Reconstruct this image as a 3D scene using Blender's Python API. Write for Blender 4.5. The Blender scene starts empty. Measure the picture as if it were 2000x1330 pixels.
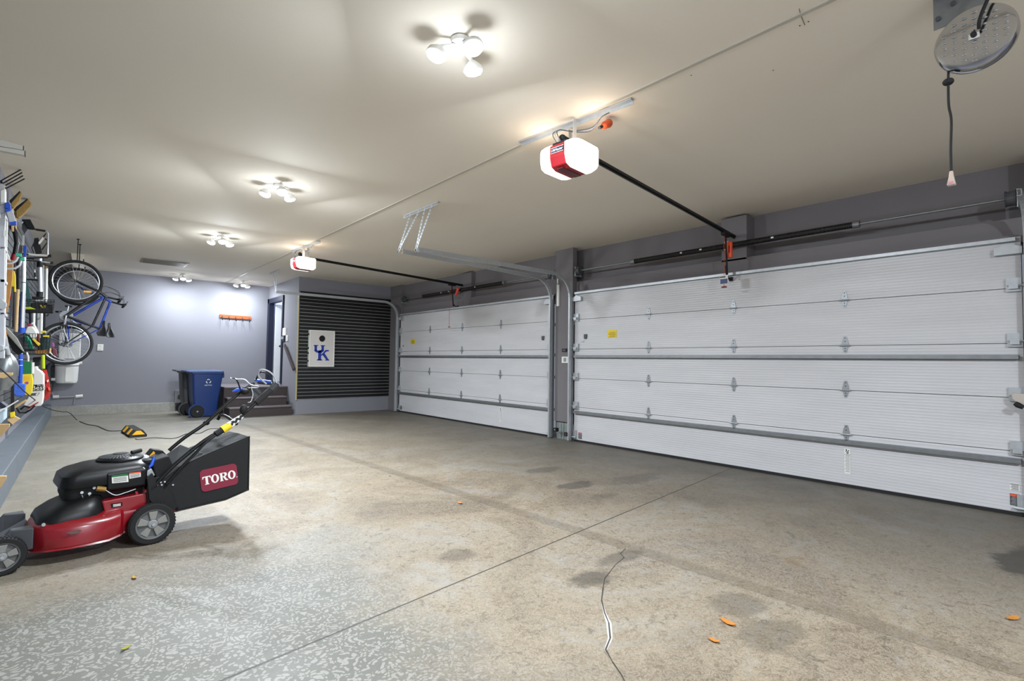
import bpy, bmesh, math, random
from mathutils import Vector, Matrix
random.seed(7)
S = bpy.context.scene
COL = S.collection
sin, cos, pi = math.sin, math.cos, math.pi

# ------------------------------------------------------------------ camera
FPX, YAW, PIT, ROL, CH = 1010.86, 0.70816678, 0.04103364, 0.01316115, 1.27831610
fw = Vector((sin(YAW)*cos(PIT), cos(YAW)*cos(PIT), sin(PIT)))
r0 = Vector((cos(YAW), -sin(YAW), 0)); u0 = r0.cross(fw)
rt = r0*cos(ROL) + u0*sin(ROL); up = -r0*sin(ROL) + u0*cos(ROL)
cam = bpy.data.objects.new('camera', bpy.data.cameras.new('camera')); COL.objects.link(cam)
M = Matrix((rt, up, -fw)).transposed().to_4x4(); M.translation = (0, 0, CH)
cam.matrix_world = M
cam.data.sensor_width = 36; cam.data.lens = 36*FPX/2000; cam.data.clip_start = .05; cam.data.clip_end = 100
S.camera = cam
EYE = Vector((0, 0, CH))
# ------------------------------------------------------------------ world, colour
wd = bpy.data.worlds.new('world'); S.world = wd; wd.use_nodes = True
wd.node_tree.nodes['Background'].inputs[0].default_value = (.55, .6, .7, 1)
wd.node_tree.nodes['Background'].inputs[1].default_value = .3
S.view_settings.view_transform = 'Standard'; S.view_settings.look = 'None'
S.view_settings.exposure = 0.37; S.view_settings.gamma = 1; S.view_settings.use_curve_mapping = False

# room dimensions (metres)
H = 3.19; W = 6.295; Y2 = 12.31; Y3 = 14.68; X2 = 4.01; XS = 2.96
def xw(y): return -.42 - .024*(14.68-y)          # left wall, a degree off square
def xh(y): return 6.44 + .0205*(11.9-y)          # header over the doors

# ------------------------------------------------------------------ ceiling lamps (positions; built by their builder below)
LAMPS = [(1.70, 2.49), (1.69, 5.94), (1.75, 9.07), (1.93, 13.95), (3.22, 14.1), (1.70, -2.0)]  # last lamp is unseen, added behind the camera to fill the room
LAMP_W = [132, 180, 170, 50, 50, 270]
LAMP_C = (.86, .93, 1.0)

# ------------------------------------------------------------------ helpers
def pt(px, py, ax, v):
    """where the sight line through a measured photo point meets the plane ax = v"""
    d = fw + rt*((px-1000)/FPX) - up*((py-665)/FPX)
    k = 'xyz'.index(ax); t = (v-EYE[k])/d[k]
    return EYE + d*t
def srgb(h):
    h = h.lstrip('#'); c = [int(h[i:i+2], 16)/255 for i in (0, 2, 4)]
    return tuple(((x+.055)/1.055)**2.4 if x > .04045 else x/12.92 for x in c) + (1,)
MATS = {}
def mat(name, col, rough=.5, metal=0, noise=0, nscale=8, bump=0, bscale=60, emit=None, estr=0, coat=0, trans=0, alpha=1, spec=.5):
    if name in MATS: return MATS[name]
    m = bpy.data.materials.new(name); m.use_nodes = True; nt = m.node_tree; b = nt.nodes['Principled BSDF']
    c = srgb(col) if isinstance(col, str) else tuple(col)+(1,)
    b.inputs['Base Color'].default_value = c; b.inputs['Roughness'].default_value = rough; b.inputs['Metallic'].default_value = metal
    b.inputs['Specular IOR Level'].default_value = spec
    if coat: b.inputs['Coat Weight'].default_value = coat; b.inputs['Coat Roughness'].default_value = .15
    if trans: b.inputs['Transmission Weight'].default_value = trans
    if emit: b.inputs['Emission Color'].default_value = tuple(emit)+(1,); b.inputs['Emission Strength'].default_value = estr
    tc = nt.nodes.new('ShaderNodeTexCoord')
    n = nt.nodes.new('ShaderNodeTexNoise'); n.inputs['Scale'].default_value = nscale; n.inputs['Detail'].default_value = 4
    nt.links.new(tc.outputs['Object'], n.inputs['Vector'])
    mx = nt.nodes.new('ShaderNodeMix'); mx.data_type = 'RGBA'
    k = max(noise, .03)
    mx.inputs[6].default_value = tuple(x*(1-k) for x in c[:3])+(1,)
    mx.inputs[7].default_value = tuple(min(1, x*(1+k)) for x in c[:3])+(1,)
    nt.links.new(n.outputs[0], mx.inputs[0]); nt.links.new(mx.outputs[2], b.inputs['Base Color'])
    if bump:
        n2 = nt.nodes.new('ShaderNodeTexNoise'); n2.inputs['Scale'].default_value = bscale; n2.inputs['Detail'].default_value = 3
        nt.links.new(tc.outputs['Object'], n2.inputs['Vector'])
        bp = nt.nodes.new('ShaderNodeBump'); bp.inputs['Strength'].default_value = bump; bp.inputs['Distance'].default_value = .01
        nt.links.new(n2.outputs[0], bp.inputs['Height']); nt.links.new(bp.outputs[0], b.inputs['Normal'])
    MATS[name] = m; return m

class MB:
    def __init__(s): s.b = bmesh.new(); s.mi = 0
    def _f(s, vs):
        try:
            f = s.b.faces.new(vs); f.material_index = s.mi; return f
        except ValueError: return None
    def box(s, lo, hi, mtx=None):
        x0, y0, z0 = lo; x1, y1, z1 = hi
        v = [s.b.verts.new((mtx @ Vector(p)) if mtx else p) for p in ((x0,y0,z0),(x1,y0,z0),(x1,y1,z0),(x0,y1,z0),(x0,y0,z1),(x1,y0,z1),(x1,y1,z1),(x0,y1,z1))]
        for f in ((0,3,2,1),(4,5,6,7),(0,1,5,4),(1,2,6,5),(2,3,7,6),(3,0,4,7)): s._f([v[i] for i in f])
        return s
    def hexa(s, p):                      # eight corners: bottom ring then top ring
        v = [s.b.verts.new(q) for q in p]
        for f in ((0,3,2,1),(4,5,6,7),(0,1,5,4),(1,2,6,5),(2,3,7,6),(3,0,4,7)): s._f([v[i] for i in f])
        return s
    def prism(s, poly, off):             # 3-D polygon pushed along off
        off = Vector(off); a = [s.b.verts.new(p) for p in poly]; c = [s.b.verts.new(Vector(p)+off) for p in poly]
        n = len(a); s._f(a[::-1]); s._f(c)
        for i in range(n): s._f([a[i], a[(i+1) % n], c[(i+1) % n], c[i]])
        return s
    def loft(s, rings, cap=True):
        R = [[s.b.verts.new(p) for p in r] for r in rings]; n = len(R[0])
        for a, c in zip(R, R[1:]):
            for i in range(n): s._f([a[i], a[(i+1) % n], c[(i+1) % n], c[i]])
        if cap: s._f(R[0][::-1]); s._f(R[-1])
        return s
    def tube(s, path, r, n=10, closed=False):
        P = [Vector(p) for p in path]; L = len(P); rings = []
        prev = None
        for i, p in enumerate(P):
            if closed: t = P[(i+1) % L] - P[i-1]
            else: t = P[min(i+1, L-1)] - P[max(i-1, 0)]
            t = t.normalized() if t.length > 1e-9 else Vector((0, 0, 1))
            if prev is None:
                a = t.cross(Vector((0, 0, 1)));
                if a.length < .2: a = t.cross(Vector((1, 0, 0)))
            else:
                a = prev - t*prev.dot(t)
            a.normalize(); prev = a; c = t.cross(a)
            rr = r[i] if isinstance(r, (list, tuple)) else r
            rings.append([p + a*rr*cos(2*pi*k/n) + c*rr*sin(2*pi*k/n) for k in range(n)])
        if closed: rings.append(rings[0]); s.loft(rings, cap=False)
        else: s.loft(rings)
        return s
    def cyl(s, p0, p1, r0, r1=None, n=20): return s.tube([p0, p1], [r0, r0 if r1 is None else r1], n)
    def lathe(s, prof, c, ax=(0, 0, 1), n=24, cap=True):   # prof: (radius, height along ax)
        ax = Vector(ax).normalized(); a = ax.cross(Vector((0, 0, 1)))
        if a.length < .1: a = ax.cross(Vector((1, 0, 0)))
        a.normalize(); b = ax.cross(a); c = Vector(c)
        return s.loft([[c + ax*h + (a*cos(2*pi*k/n) + b*sin(2*pi*k/n))*r for k in range(n)] for r, h in prof], cap)
    def ball(s, c, r, sc=(1, 1, 1), u=14, v=8):
        prof = [[Vector(c)+Vector((r*sc[0]*sin(pi*j/v)*cos(2*pi*i/u), r*sc[1]*sin(pi*j/v)*sin(2*pi*i/u), r*sc[2]*cos(pi*j/v))) for i in range(u)] for j in range(1, v)]
        return s.loft(prof)
    def mesh(s, m):
        k = len(s.b.verts); s.b.from_mesh(m); return s
    def build(s, name, m, parent=None, smooth=False, bevel=0):
        me = bpy.data.meshes.new(name)
        bmesh.ops.remove_doubles(s.b, verts=s.b.verts, dist=1e-6)
        bmesh.ops.recalc_face_normals(s.b, faces=s.b.faces)
        s.b.to_mesh(me); s.b.free()
        for mm in (m if isinstance(m, (list, tuple)) else [m]): me.materials.append(mm)
        o = bpy.data.objects.new(name, me); COL.objects.link(o)
        if parent: o.parent = parent
        if smooth:
            for p in me.polygons: p.use_smooth = True
            me.set_sharp_from_angle(angle=math.radians(38))
        if bevel:
            md = o.modifiers.new('bevel', 'BEVEL'); md.width = bevel; md.segments = 2; md.limit_method = 'ANGLE'; md.angle_limit = math.radians(40)
        return o
def tag(o, label, cat, group=None, kind=None):
    o['label'] = label; o['category'] = cat
    if group: o['group'] = group
    if kind: o['kind'] = kind
    return o
def struct(o): o['kind'] = 'structure'; return o
def thing(name, label, cat, loc=(0, 0, 0), rz=0, group=None):
    o = bpy.data.objects.new(name, None); COL.objects.link(o); o.location = loc; o.rotation_euler = (0, 0, rz)
    o.empty_display_size = .1
    return tag(o, label, cat, group)
def inst(o, loc, rz=0, parent=None, sc=None):
    c = o.copy(); COL.objects.link(c); c.location = loc; c.rotation_euler = (0, 0, rz); c.parent = parent
    if sc: c.scale = sc
    return c
def copy_tree(o, parent=None):
    c = o.copy(); COL.objects.link(c); c.parent = parent
    for ch in list(o.children): copy_tree(ch, c)
    return c
def recentre(root, parts=None):
    pass
def text(body, size, mtx, m, parent, name='lettering', ext=.001, align='CENTER', sx=1):
    cu = bpy.data.curves.new('t', 'FONT'); cu.body = body; cu.size = size; cu.extrude = ext; cu.align_x = align; cu.align_y = 'CENTER'; cu.resolution_u = 3
    t = bpy.data.objects.new('t', cu); COL.objects.link(t)
    dg = bpy.context.evaluated_depsgraph_get(); me = bpy.data.meshes.new_from_object(t.evaluated_get(dg))
    bpy.data.objects.remove(t); bpy.data.curves.remove(cu)
    me.transform(mtx @ Matrix.Diagonal((sx, 1, 1, 1))); me.name = name; me.materials.clear(); me.materials.append(m)
    o = bpy.data.objects.new(name, me); COL.objects.link(o); o.parent = parent
    return o
def frame(o, x, y):
    x = Vector(x).normalized(); z = x.cross(Vector(y)).normalized(); y = z.cross(x)
    m = Matrix((x, y, z)).transposed().to_4x4(); m.translation = o; return m
def smoothpath(P, k=6):
    P = [Vector(p) for p in P]; out = []
    for i in range(len(P)-1):
        p0, p1, p2, p3 = P[max(i-1, 0)], P[i], P[i+1], P[min(i+2, len(P)-1)]
        for j in range(k):
            t = j/k
            out.append(.5*((2*p1)+(p2-p0)*t+(2*p0-5*p1+4*p2-p3)*t*t+(3*p1-p0-3*p2+p3)*t**3))
    out.append(P[-1]); return out

# ------------------------------------------------------------------ materials
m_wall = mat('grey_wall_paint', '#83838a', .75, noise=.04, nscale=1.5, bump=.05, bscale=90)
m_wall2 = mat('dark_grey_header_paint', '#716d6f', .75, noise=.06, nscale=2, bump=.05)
m_ceil = mat('beige_ceiling_paint', '#e8e0d2', .85, noise=.03, nscale=1.2, bump=.04, bscale=140)
m_white = mat('white_plastic', '#e2e2de', .45)
m_trimw = mat('white_trim', '#d6d4cc', .6)
m_black = mat('black_plastic', '#0f1012', .38, noise=.1, spec=.35)
m_blackm = mat('matte_black', '#0e0e10', .75, noise=.15)
m_rubber = mat('black_rubber', '#1b1b1c', .85, noise=.15, nscale=30)
m_galv = mat('galvanised_steel', '#b4b8bb', .42, metal=.5, noise=.15, nscale=25)
m_steel = mat('dull_steel', '#8a8d90', .45, metal=.8, noise=.2, nscale=15)
m_chrome = mat('chrome', '#c9cbcf', .12, metal=1)
m_silver = mat('brushed_aluminium', '#c9ccd2', .35, metal=.6, noise=.1)
m_dkwood = mat('dark_brown_deck_board', '#3b3231', .6, noise=.15, nscale=12)
m_wood = mat('pale_pine', '#c9a878', .65, noise=.18, nscale=9)
m_tan = mat('tan_wood', '#b07c3c', .6, noise=.25, nscale=10)
m_blue = mat('blue_plastic', '#0d2e66', .42, noise=.06)
m_brightblue = mat('bright_blue_plastic', '#1f4fc0', .4)
m_red = mat('red_paint', '#850f1b', .3, coat=.5, noise=.12, nscale=14)
m_redp = mat('red_plastic', '#93141f', .45)
m_yel = mat('yellow_plastic', '#e3c51c', .5)
m_amber = mat('amber_yellow', '#e8a91c', .5)
m_orange = mat('orange_plastic', '#f0562a', .45)
m_green = mat('green_plastic', '#0f6b3a', .45)
m_teal = mat('teal_plastic', '#1f9a78', .45)
m_lime = mat('lime_plastic', '#a9b81e', .45)
m_maroon = mat('maroon_print', '#7c1f36', .6)
m_paper = mat('white_label', '#e6e5df', .6)
m_greyp = mat('grey_plastic', '#8c8e90', .5, noise=.08)
m_dgrey = mat('dark_grey_plastic', '#45474b', .5, noise=.1)
m_ledge = mat('grey_painted_ledge', '#5f666d', .6, noise=.12, nscale=5, bump=.08, bscale=25)
m_straw = mat('straw_bristle', '#a88a52', .9, noise=.35, nscale=40, bump=.6, bscale=90)
m_bristleb = mat('blue_bristle', '#3f66c8', .9, noise=.3, nscale=50, bump=.6, bscale=90)
m_navy = mat('navy_frame_paint', '#11162c', .5)
m_bulb = mat('lit_led_lens', '#ffffff', .4, emit=(.93, .97, 1.0), estr=9)
m_opl = mat('lit_opener_lens', '#f4efe8', .4, emit=(1.0, .95, .88), estr=.85)
m_text = mat('dark_print', '#202226', .6)

def door_material():
    m = bpy.data.materials.new('white_ribbed_steel'); m.use_nodes = True; nt = m.node_tree; b = nt.nodes['Principled BSDF']
    N = nt.nodes.new; L = nt.links.new
    tc = N('ShaderNodeTexCoord'); sp = N('ShaderNodeSeparateXYZ'); L(tc.outputs['Object'], sp.inputs[0])
    mu = N('ShaderNodeMath'); mu.operation = 'MULTIPLY'; mu.inputs[1].default_value = 2*pi/.058; L(sp.outputs[2], mu.inputs[0])
    si = N('ShaderNodeMath'); si.operation = 'SINE'; L(mu.outputs[0], si.inputs[0])
    pw = N('ShaderNodeMath'); pw.operation = 'POWER'; ab = N('ShaderNodeMath'); ab.operation = 'ABSOLUTE'; L(si.outputs[0], ab.inputs[0]); L(ab.outputs[0], pw.inputs[0]); pw.inputs[1].default_value = 12
    no = N('ShaderNodeTexNoise'); no.inputs['Scale'].default_value = 1.3; no.inputs['Detail'].default_value = 5; L(tc.outputs['Object'], no.inputs['Vector'])
    ad = N('ShaderNodeMath'); ad.operation = 'MULTIPLY_ADD'; L(no.outputs[0], ad.inputs[0]); ad.inputs[1].default_value = 3.0; L(pw.outputs[0], ad.inputs[2])
    bp = N('ShaderNodeBump'); bp.inputs['Strength'].default_value = .3; bp.inputs['Distance'].default_value = .006; L(ad.outputs[0], bp.inputs['Height']); L(bp.outputs[0], b.inputs['Normal'])
    mp = N('ShaderNodeMapping'); mp.inputs['Scale'].default_value = (.5, .5, 3); L(tc.outputs['Object'], mp.inputs[0])
    n2 = N('ShaderNodeTexNoise'); n2.inputs['Scale'].default_value = 2; n2.inputs['Detail'].default_value = 6; L(mp.outputs[0], n2.inputs['Vector'])
    mx = N('ShaderNodeMix'); mx.data_type = 'RGBA'; L(n2.outputs[0], mx.inputs[0]); mx.inputs[6].default_value = srgb('#b9b8ba'); mx.inputs[7].default_value = srgb('#cfcfd1'); L(mx.outputs[2], b.inputs['Base Color'])
    b.inputs['Roughness'].default_value = .38
    return m
m_door = door_material()

STAINS = [(4.08, 3.70, .24, .13, .6), (4.32, 4.45, .26, .14, .45), (3.97, 3.24, .2, .08, .35), (2.39, 2.06, .17, .10, .65), (2.80, 2.15, .22, .08, .5), (1.98, 2.86, .13, .1, .4), (4.85, .42, .36, .16, .8), (2.76, 1.35, .16, .14, .4), (2.6, 1.1, .2, .12, .4), (4.82, 3.50, .4, .16, .35)]
def concrete(name, floor=True):
    m = bpy.data.materials.new(name); m.use_nodes = True; nt = m.node_tree; b = nt.nodes['Principled BSDF']
    N = nt.nodes.new; L = nt.links.new
    geo = N('ShaderNodeNewGeometry'); P = geo.outputs['Position']
    def noise(sc, det=6, rough=.6, vec=None, dist=0):
        n = N('ShaderNodeTexNoise'); n.inputs['Scale'].default_value = sc; n.inputs['Detail'].default_value = det; n.inputs['Roughness'].default_value = rough; n.inputs['Distortion'].default_value = dist
        L(vec or P, n.inputs['Vector']); return n.outputs[0]
    def ramp(v, stops):
        r = N('ShaderNodeValToRGB'); e = r.color_ramp.elements
        while len(e) < len(stops): e.new(.5)
        for i, (p, c) in enumerate(stops):
            e[i].position = p; e[i].color = srgb(c) if isinstance(c, str) else (c, c, c, 1)
        L(v, r.inputs[0]); return r.outputs[0]
    def mix(f, a, c, mode='MIX'):
        x = N('ShaderNodeMix'); x.data_type = 'RGBA'; x.blend_type = mode
        for s_, v in ((0, f), (6, a), (7, c)):
            if isinstance(v, (int, float)): x.inputs[s_].default_value = v
            elif isinstance(v, str): x.inputs[s_].default_value = srgb(v)
            elif isinstance(v, tuple): x.inputs[s_].default_value = v
            else: L(v, x.inputs[s_])
        return x.outputs[2]
    def math_(op, a, c=None, d=None):
        x = N('ShaderNodeMath'); x.operation = op
        for i, v in enumerate((a, c, d)):
            if v is None: continue
            if isinstance(v, (int, float)): x.inputs[i].default_value = v
            else: L(v, x.inputs[i])
        return x.outputs[0]
    sp = N('ShaderNodeSeparateXYZ'); L(P, sp.inputs[0]); X, Y = sp.outputs[0], sp.outputs[1]
    base = ramp(noise(.9, 10, .72, dist=.9), [(.32, '#6a5d4c'), (.43, '#857660'), (.52, '#9a8b72'), (.62, '#a39e92')])
    if not floor:
        L(mix(.5, ramp(noise(6), [(.3, '#8b8a84'), (.7, '#a7a69e')]), ramp(noise(30), [(.3, '#807f78'), (.7, '#b0afa8')])), b.inputs['Base Color'])
        b.inputs['Roughness'].default_value = .9; return m
    # grey wear far from the middle bay, tan in it
    tanm = ramp(noise(.35, 4, .5), [(.38, 0.), (.62, 1.)])
    base = mix(math_('MULTIPLY', tanm, .6), base, '#8b8273')
    # fine pale squiggles
    sq = ramp(noise(26, 5, .75, dist=1.8), [(.45, 0.), (.5, 1.), (.55, 0.)])
    base = mix(math_('MULTIPLY', sq, .55), base, '#cfc5b2')
    sq2 = ramp(noise(19, 5, .8, dist=1.2), [(.38, 1.), (.46, 0.)])
    base = mix(math_('MULTIPLY', sq2, .6), base, '#5e5548')
    # pale lime bloom
    bl = ramp(noise(1.1, 7, .7, dist=.8), [(.56, 0.), (.66, 1.)])
    base = mix(math_('MULTIPLY', bl, .55), base, '#a9a9a4')
    # rust and oil patches
    rs = ramp(noise(2.3, 3, .5), [(.70, 0.), (.74, 1.)])
    base = mix(math_('MULTIPLY', rs, .35), base, '#82602f')
    oil = ramp(noise(1.25, 6, .75, dist=1.2), [(.28, 1.), (.36, 0.)])
    base = mix(math_('MULTIPLY', oil, .55), base, '#47423a')
    # flaked coating: near the left bay, in front of the mower
    vo = N('ShaderNodeTexVoronoi'); vo.feature = 'F1'; vo.inputs['Scale'].default_value = 58; vo.inputs['Randomness'].default_value = 1
    nv = N('ShaderNodeTexNoise'); nv.inputs['Scale'].default_value = 9; L(P, nv.inputs['Vector'])
    mv = N('ShaderNodeMix'); mv.data_type = 'VECTOR'; mv.inputs[0].default_value = .12; L(P, mv.inputs[4]); L(nv.outputs[1], mv.inputs[5]); L(mv.outputs[1], vo.inputs['Vector'])
    fl = ramp(vo.outputs[0], [(.40, 1.), (.46, 0.)])
    area = math_('SUBTRACT', 1.7, X); area = math_('MULTIPLY', area, 1.3)
    area2 = math_('MULTIPLY', math_('SUBTRACT', 4.0, Y), 1.5)
    area = math_('MINIMUM', area, area2)
    area = math_('ADD', area, math_('MULTIPLY', math_('SUBTRACT', noise(1.4, 4), .5), 2.2))
    ar = N('ShaderNodeClamp'); L(area, ar.inputs[0]); area = ar.outputs[0]
    flk = mix(fl, '#6d6e66', '#a09f98')
    base = mix(math_('MULTIPLY', area, .9), base, flk)
    # far left bay is greyer
    fg = N('ShaderNodeMapRange'); L(math_('SUBTRACT', Y, math_('MULTIPLY', X, 1.6)), fg.inputs[0]); fg.inputs[1].default_value = 2.5; fg.inputs[2].default_value = 8
    base = mix(math_('MULTIPLY', fg.outputs[0], .6), base, mix(ramp(noise(1.6, 6, .7), [(.35, 0.), (.65, 1.)]), '#7a7b73', '#9a9a90'))
    # floor colour darkened towards the doors: falloff away from the lamp row, painted in
    dr = N('ShaderNodeMapRange'); L(math_('ADD', X, math_('MULTIPLY', noise(.8, 4), 1.6)), dr.inputs[0]); dr.inputs[1].default_value = 3.9; dr.inputs[2].default_value = 6.6
    base = mix(math_('MULTIPLY', dr.outputs[0], .62), base, mix(noise(1.3, 6, .7, dist=1), '#44443f', '#72706a'))
    # oil stains with their own places
    warp = math_('MULTIPLY', math_('SUBTRACT', noise(5, 5, .7), .5), 1.6)
    for sx, sy, ra, rb, k in STAINS:
        ex = math_('DIVIDE', math_('SUBTRACT', X, sx), ra); ey = math_('DIVIDE', math_('SUBTRACT', Y, sy), rb)
        d2 = math_('ADD', math_('SQRT', math_('ADD', math_('MULTIPLY', ex, ex), math_('MULTIPLY', ey, ey))), warp)
        r_ = N('ShaderNodeMapRange'); L(d2, r_.inputs[0]); r_.inputs[1].default_value = .75; r_.inputs[2].default_value = 1.15; r_.inputs[3].default_value = k; r_.inputs[4].default_value = 0
        base = mix(r_.outputs[0], base, '#403c35')
    # saw-cut joints
    def line(nx, ny, c, wdt, wob=0.):
        d = math_('ABSOLUTE', math_('ADD', math_('ADD', math_('MULTIPLY', X, nx), math_('MULTIPLY', Y, ny)), -c))
        r = N('ShaderNodeMapRange'); L(d, r.inputs[0]); r.inputs[1].default_value = wdt*.6; r.inputs[2].default_value = wdt*1.3; r.inputs[3].default_value = 1; r.inputs[4].default_value = 0
        return r.outputs[0]
    # joint A through (.504,2.338)-(6.205,3.114)
    dx, dy = 6.205-.504, 3.114-2.338; l = math.hypot(dx, dy); nx, ny = -dy/l, dx/l
    jA = line(nx, ny, nx*.504+ny*2.338, .006)
    jB = line(nx, ny, nx*4.536+ny*5.70, .003)
    jC = line(1, .045, 2.939+.045*2.614, .004)
    jD = line(nx, ny, nx*4.5+ny*9.7, .003)
    base = mix(math_('MULTIPLY', line(1, .045, 3.0+.045*2.614, .07), .35), base, '#5f5444')
    base = mix(math_('MULTIPLY', jC, .55), base, '#5a554c')
    base = mix(math_('MULTIPLY', jB, .5), base, '#5a554c')
    base = mix(math_('MULTIPLY', jD, .5), base, '#5a554c')
    base = mix(math_('MULTIPLY', jA, .9), base, '#2e2b28')
    base = mix(1.0, base, (.66, .65, .65, 1), 'MULTIPLY')
    L(base, b.inputs['Base Color'])
    rr = N('ShaderNodeMapRange'); L(noise(2.2, 5), rr.inputs[0]); rr.inputs[3].default_value = .42; rr.inputs[4].default_value = .75
    L(rr.outputs[0], b.inputs['Roughness'])
    hb = math_('SUBTRACT', math_('ADD', noise(40, 5), math_('MULTIPLY', math_('MULTIPLY', fl, area), .6)), math_('MULTIPLY', jA, 2))
    bp = N('ShaderNodeBump'); bp.inputs['Strength'].default_value = .25; bp.inputs['Distance'].default_value = .004; L(hb, bp.inputs['Height']); L(bp.outputs[0], b.inputs['Normal'])
    return m
m_floor = concrete('worn_concrete_slab'); m_curb = concrete('raw_concrete', False)

# ================================================================== SETTING
YN = -3.0
fl = struct(MB().box((-1.2, YN-.2, -.12), (7.1, Y3+.3, 0)).build('floor', m_floor))
pts = [pt(*p, 'z', .0006) for p in ((1222,1071),(1212,1081),(1219,1089),(1202,1103),(1181,1130),(1178,1148),(1175,1172),(1181,1197),(1189,1216),(1192,1246),(1183,1268),(1196,1292),(1215,1320),(1226,1345))]
mb = MB(); rnd = random.Random(3)
for a, b_ in zip(pts, pts[1:]):
    d = (b_-a).normalized(); n = Vector((-d.y, d.x, 0)); w1, w2 = .0022+rnd.random()*.002, .0022+rnd.random()*.002
    f = [mb.b.verts.new(p) for p in (a-n*w1, b_-n*w2, b_+n*w2, a+n*w1)]; mb._f(f)
mb.build('floor_crack', mat('dark_crack', '#3a352f', .95), fl)
mb = MB()
for i in range(7, 11):
    a, b_ = pts[i-1], pts[i]; d = (b_-a).normalized(); n = Vector((-d.y, d.x, 0)); k = [0, .004, .010, .008, .003]
    f = [mb.b.verts.new(p-Vector((0,0,.0003))) for p in (a-n*(k[i-7]+.003), b_-n*(k[i-6]+.003), b_+n*(k[i-6]+.003), a+n*(k[i-7]+.003))]; mb._f(f)
mb.build('lime_bloom', mat('white_lime_bloom', '#b0aeac', .95, noise=.2, nscale=60), fl)
struct(MB().box((-1.2, YN-.2, H), (7.1, Y3+.3, H+.12)).build('ceiling', m_ceil))
# left wall (a degree off square), ledge, wall panelling
def lw(off, y, z): return Vector((xw(y)+off, y, z))
def lbox(mb, o0, o1, y0, y1, z0, z1):
    return mb.hexa([lw(o0,y0,z0), lw(o1,y0,z0), lw(o1,y1,z0), lw(o0,y1,z0), lw(o0,y0,z1), lw(o1,y0,z1), lw(o1,y1,z1), lw(o0,y1,z1)])
struct(lbox(MB(), -.2, 0, YN, Y3+.1, 0, H).build('wall_left', m_wall))
def le(y): return -.226-.0178*(14.69-y)
mb = MB(); ys = [YN, 1, 4.5, 7.4, 10.4, 12.6, Y3]
for a, b_ in zip(ys, ys[1:]):
    g = .004
    mb.hexa([(xw(a),a+g,0),(le(a),a+g,0),(le(b_),b_-g,0),(xw(b_),b_-g,0),(xw(a),a+g,.25),(le(a)-.012,a+g,.25),(le(b_)-.012,b_-g,.25),(xw(b_),b_-g,.25)])
struct(mb.build('trim_1', m_ledge, bevel=.008))
MATS['trim'] = None
def slats(name, put, n, z0, pitch, back, front, edge, label=None):
    mb = MB(); mb.mi = 1; put(mb, 0, back, z0-.01, z0+n*pitch+.005)
    mb.mi = 0
    for i in range(n):
        z = z0+i*pitch
        put(mb, 0, front, z, z+pitch*edge)
    return mb
m_slat = mat('black_slat_board', '#0a0a0b', .5, noise=.1, nscale=3)
m_slatg = mat('lit_slat_groove', '#c4c5c3', .4, metal=.3)  # pale groove colour stands in for light caught on the slat lips
m_slatd = mat('dark_grey_slat_board', '#4c5053', .45, noise=.1, nscale=3)
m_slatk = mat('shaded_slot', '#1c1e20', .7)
mb = slats('l', lambda m, a, b_, z0, z1: lbox(m, a+.002, b_, 2.0, 13.9, z0, z1), 33, .36, .0785, .010, .024, .86)
o = mb.build('wall_panelling', [m_slatd, m_slatk]); tag(o, 'dark grey slatted storage panelling covering the long left wall behind the tools', 'wall panelling')
# far wall
struct(MB().box((-.8, Y3, 0), (X2+.1, Y3+.15, H)).build('wall_far', m_wall))
struct(MB().box((-.26, Y3-.05, 0), (1.98, Y3, .205)).build('trim_2', m_curb, bevel=.004))
# block with the panelled face: stair-side wall with its door, and the face beside the doors
dy0, dy1, dz0, dz1 = 13.44, 14.56, .66, 2.76
mb = MB()
mb.box((X2, Y2+.14, 0), (X2+.14, dy0, H)).box((X2, dy1, 0), (X2+.14, Y3, H)).box((X2, dy0, dz1), (X2+.14, dy1, H)).box((X2, dy0, 0), (X2+.14, dy1, dz0))
struct(mb.build('wall_stair', m_wall))
struct(MB().box((X2, Y2, 0), (7.0, Y2+.14, H)).build('wall_panelled', m_wall))
# room seen through the doorway
mb = MB(); mb.box((5.3, Y2+.14, dz0-.02), (5.4, 15.9, H)); mb.box((X2+.14, 15.8, dz0), (5.3, 15.9, H)); mb.box((X2+.14, Y3, dz0), (X2+.2, 15.8, H))
struct(mb.build('wall_inner', mat('pale_inner_wall', '#d5dae6', .7)))
struct(MB().box((X2+.14, Y2+.14, dz0-.05), (5.4, 15.9, dz0)).build('floor_inner', m_dkwood))
struct(MB().box((5.27, Y2+.2, dz0), (5.3, 15.7, dz0+.52)).build('trim_3', mat('dark_wainscot', '#3b2f3c', .6)))
# doorway frame + open door
dr = thing('door_1', 'dark framed doorway standing open at the top of the brown steps', 'door'); struct(dr)
mb = MB(); mb.box((X2-.03, dy0-.08, dz0), (X2+.10, dy0+.01, dz1+.09)).box((X2-.03, dy1-.02, dz0), (X2+.11, dy1+.1, dz1+.09)).box((X2-.03, dy0-.08, dz1-.03), (X2+.11, dy1+.1, dz1+.09))
mb.build('door_frame', m_navy, dr, bevel=.006)
mb = MB(); mb.box((X2+.13, dy1-.07, dz0+.01), (X2+.95, dy1-.03, dz1-.04)); mb.build('door_leaf', m_white, dr, bevel=.004)
mb = MB(); mb.cyl((X2+.24, dy1-.13, dz0+.95), (X2+.24, dy1-.09, dz0+.95), .01).ball((X2+.24, dy1-.15, dz0+.95), .028); mb.build('door_knob', m_blackm, dr, smooth=True)
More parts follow.
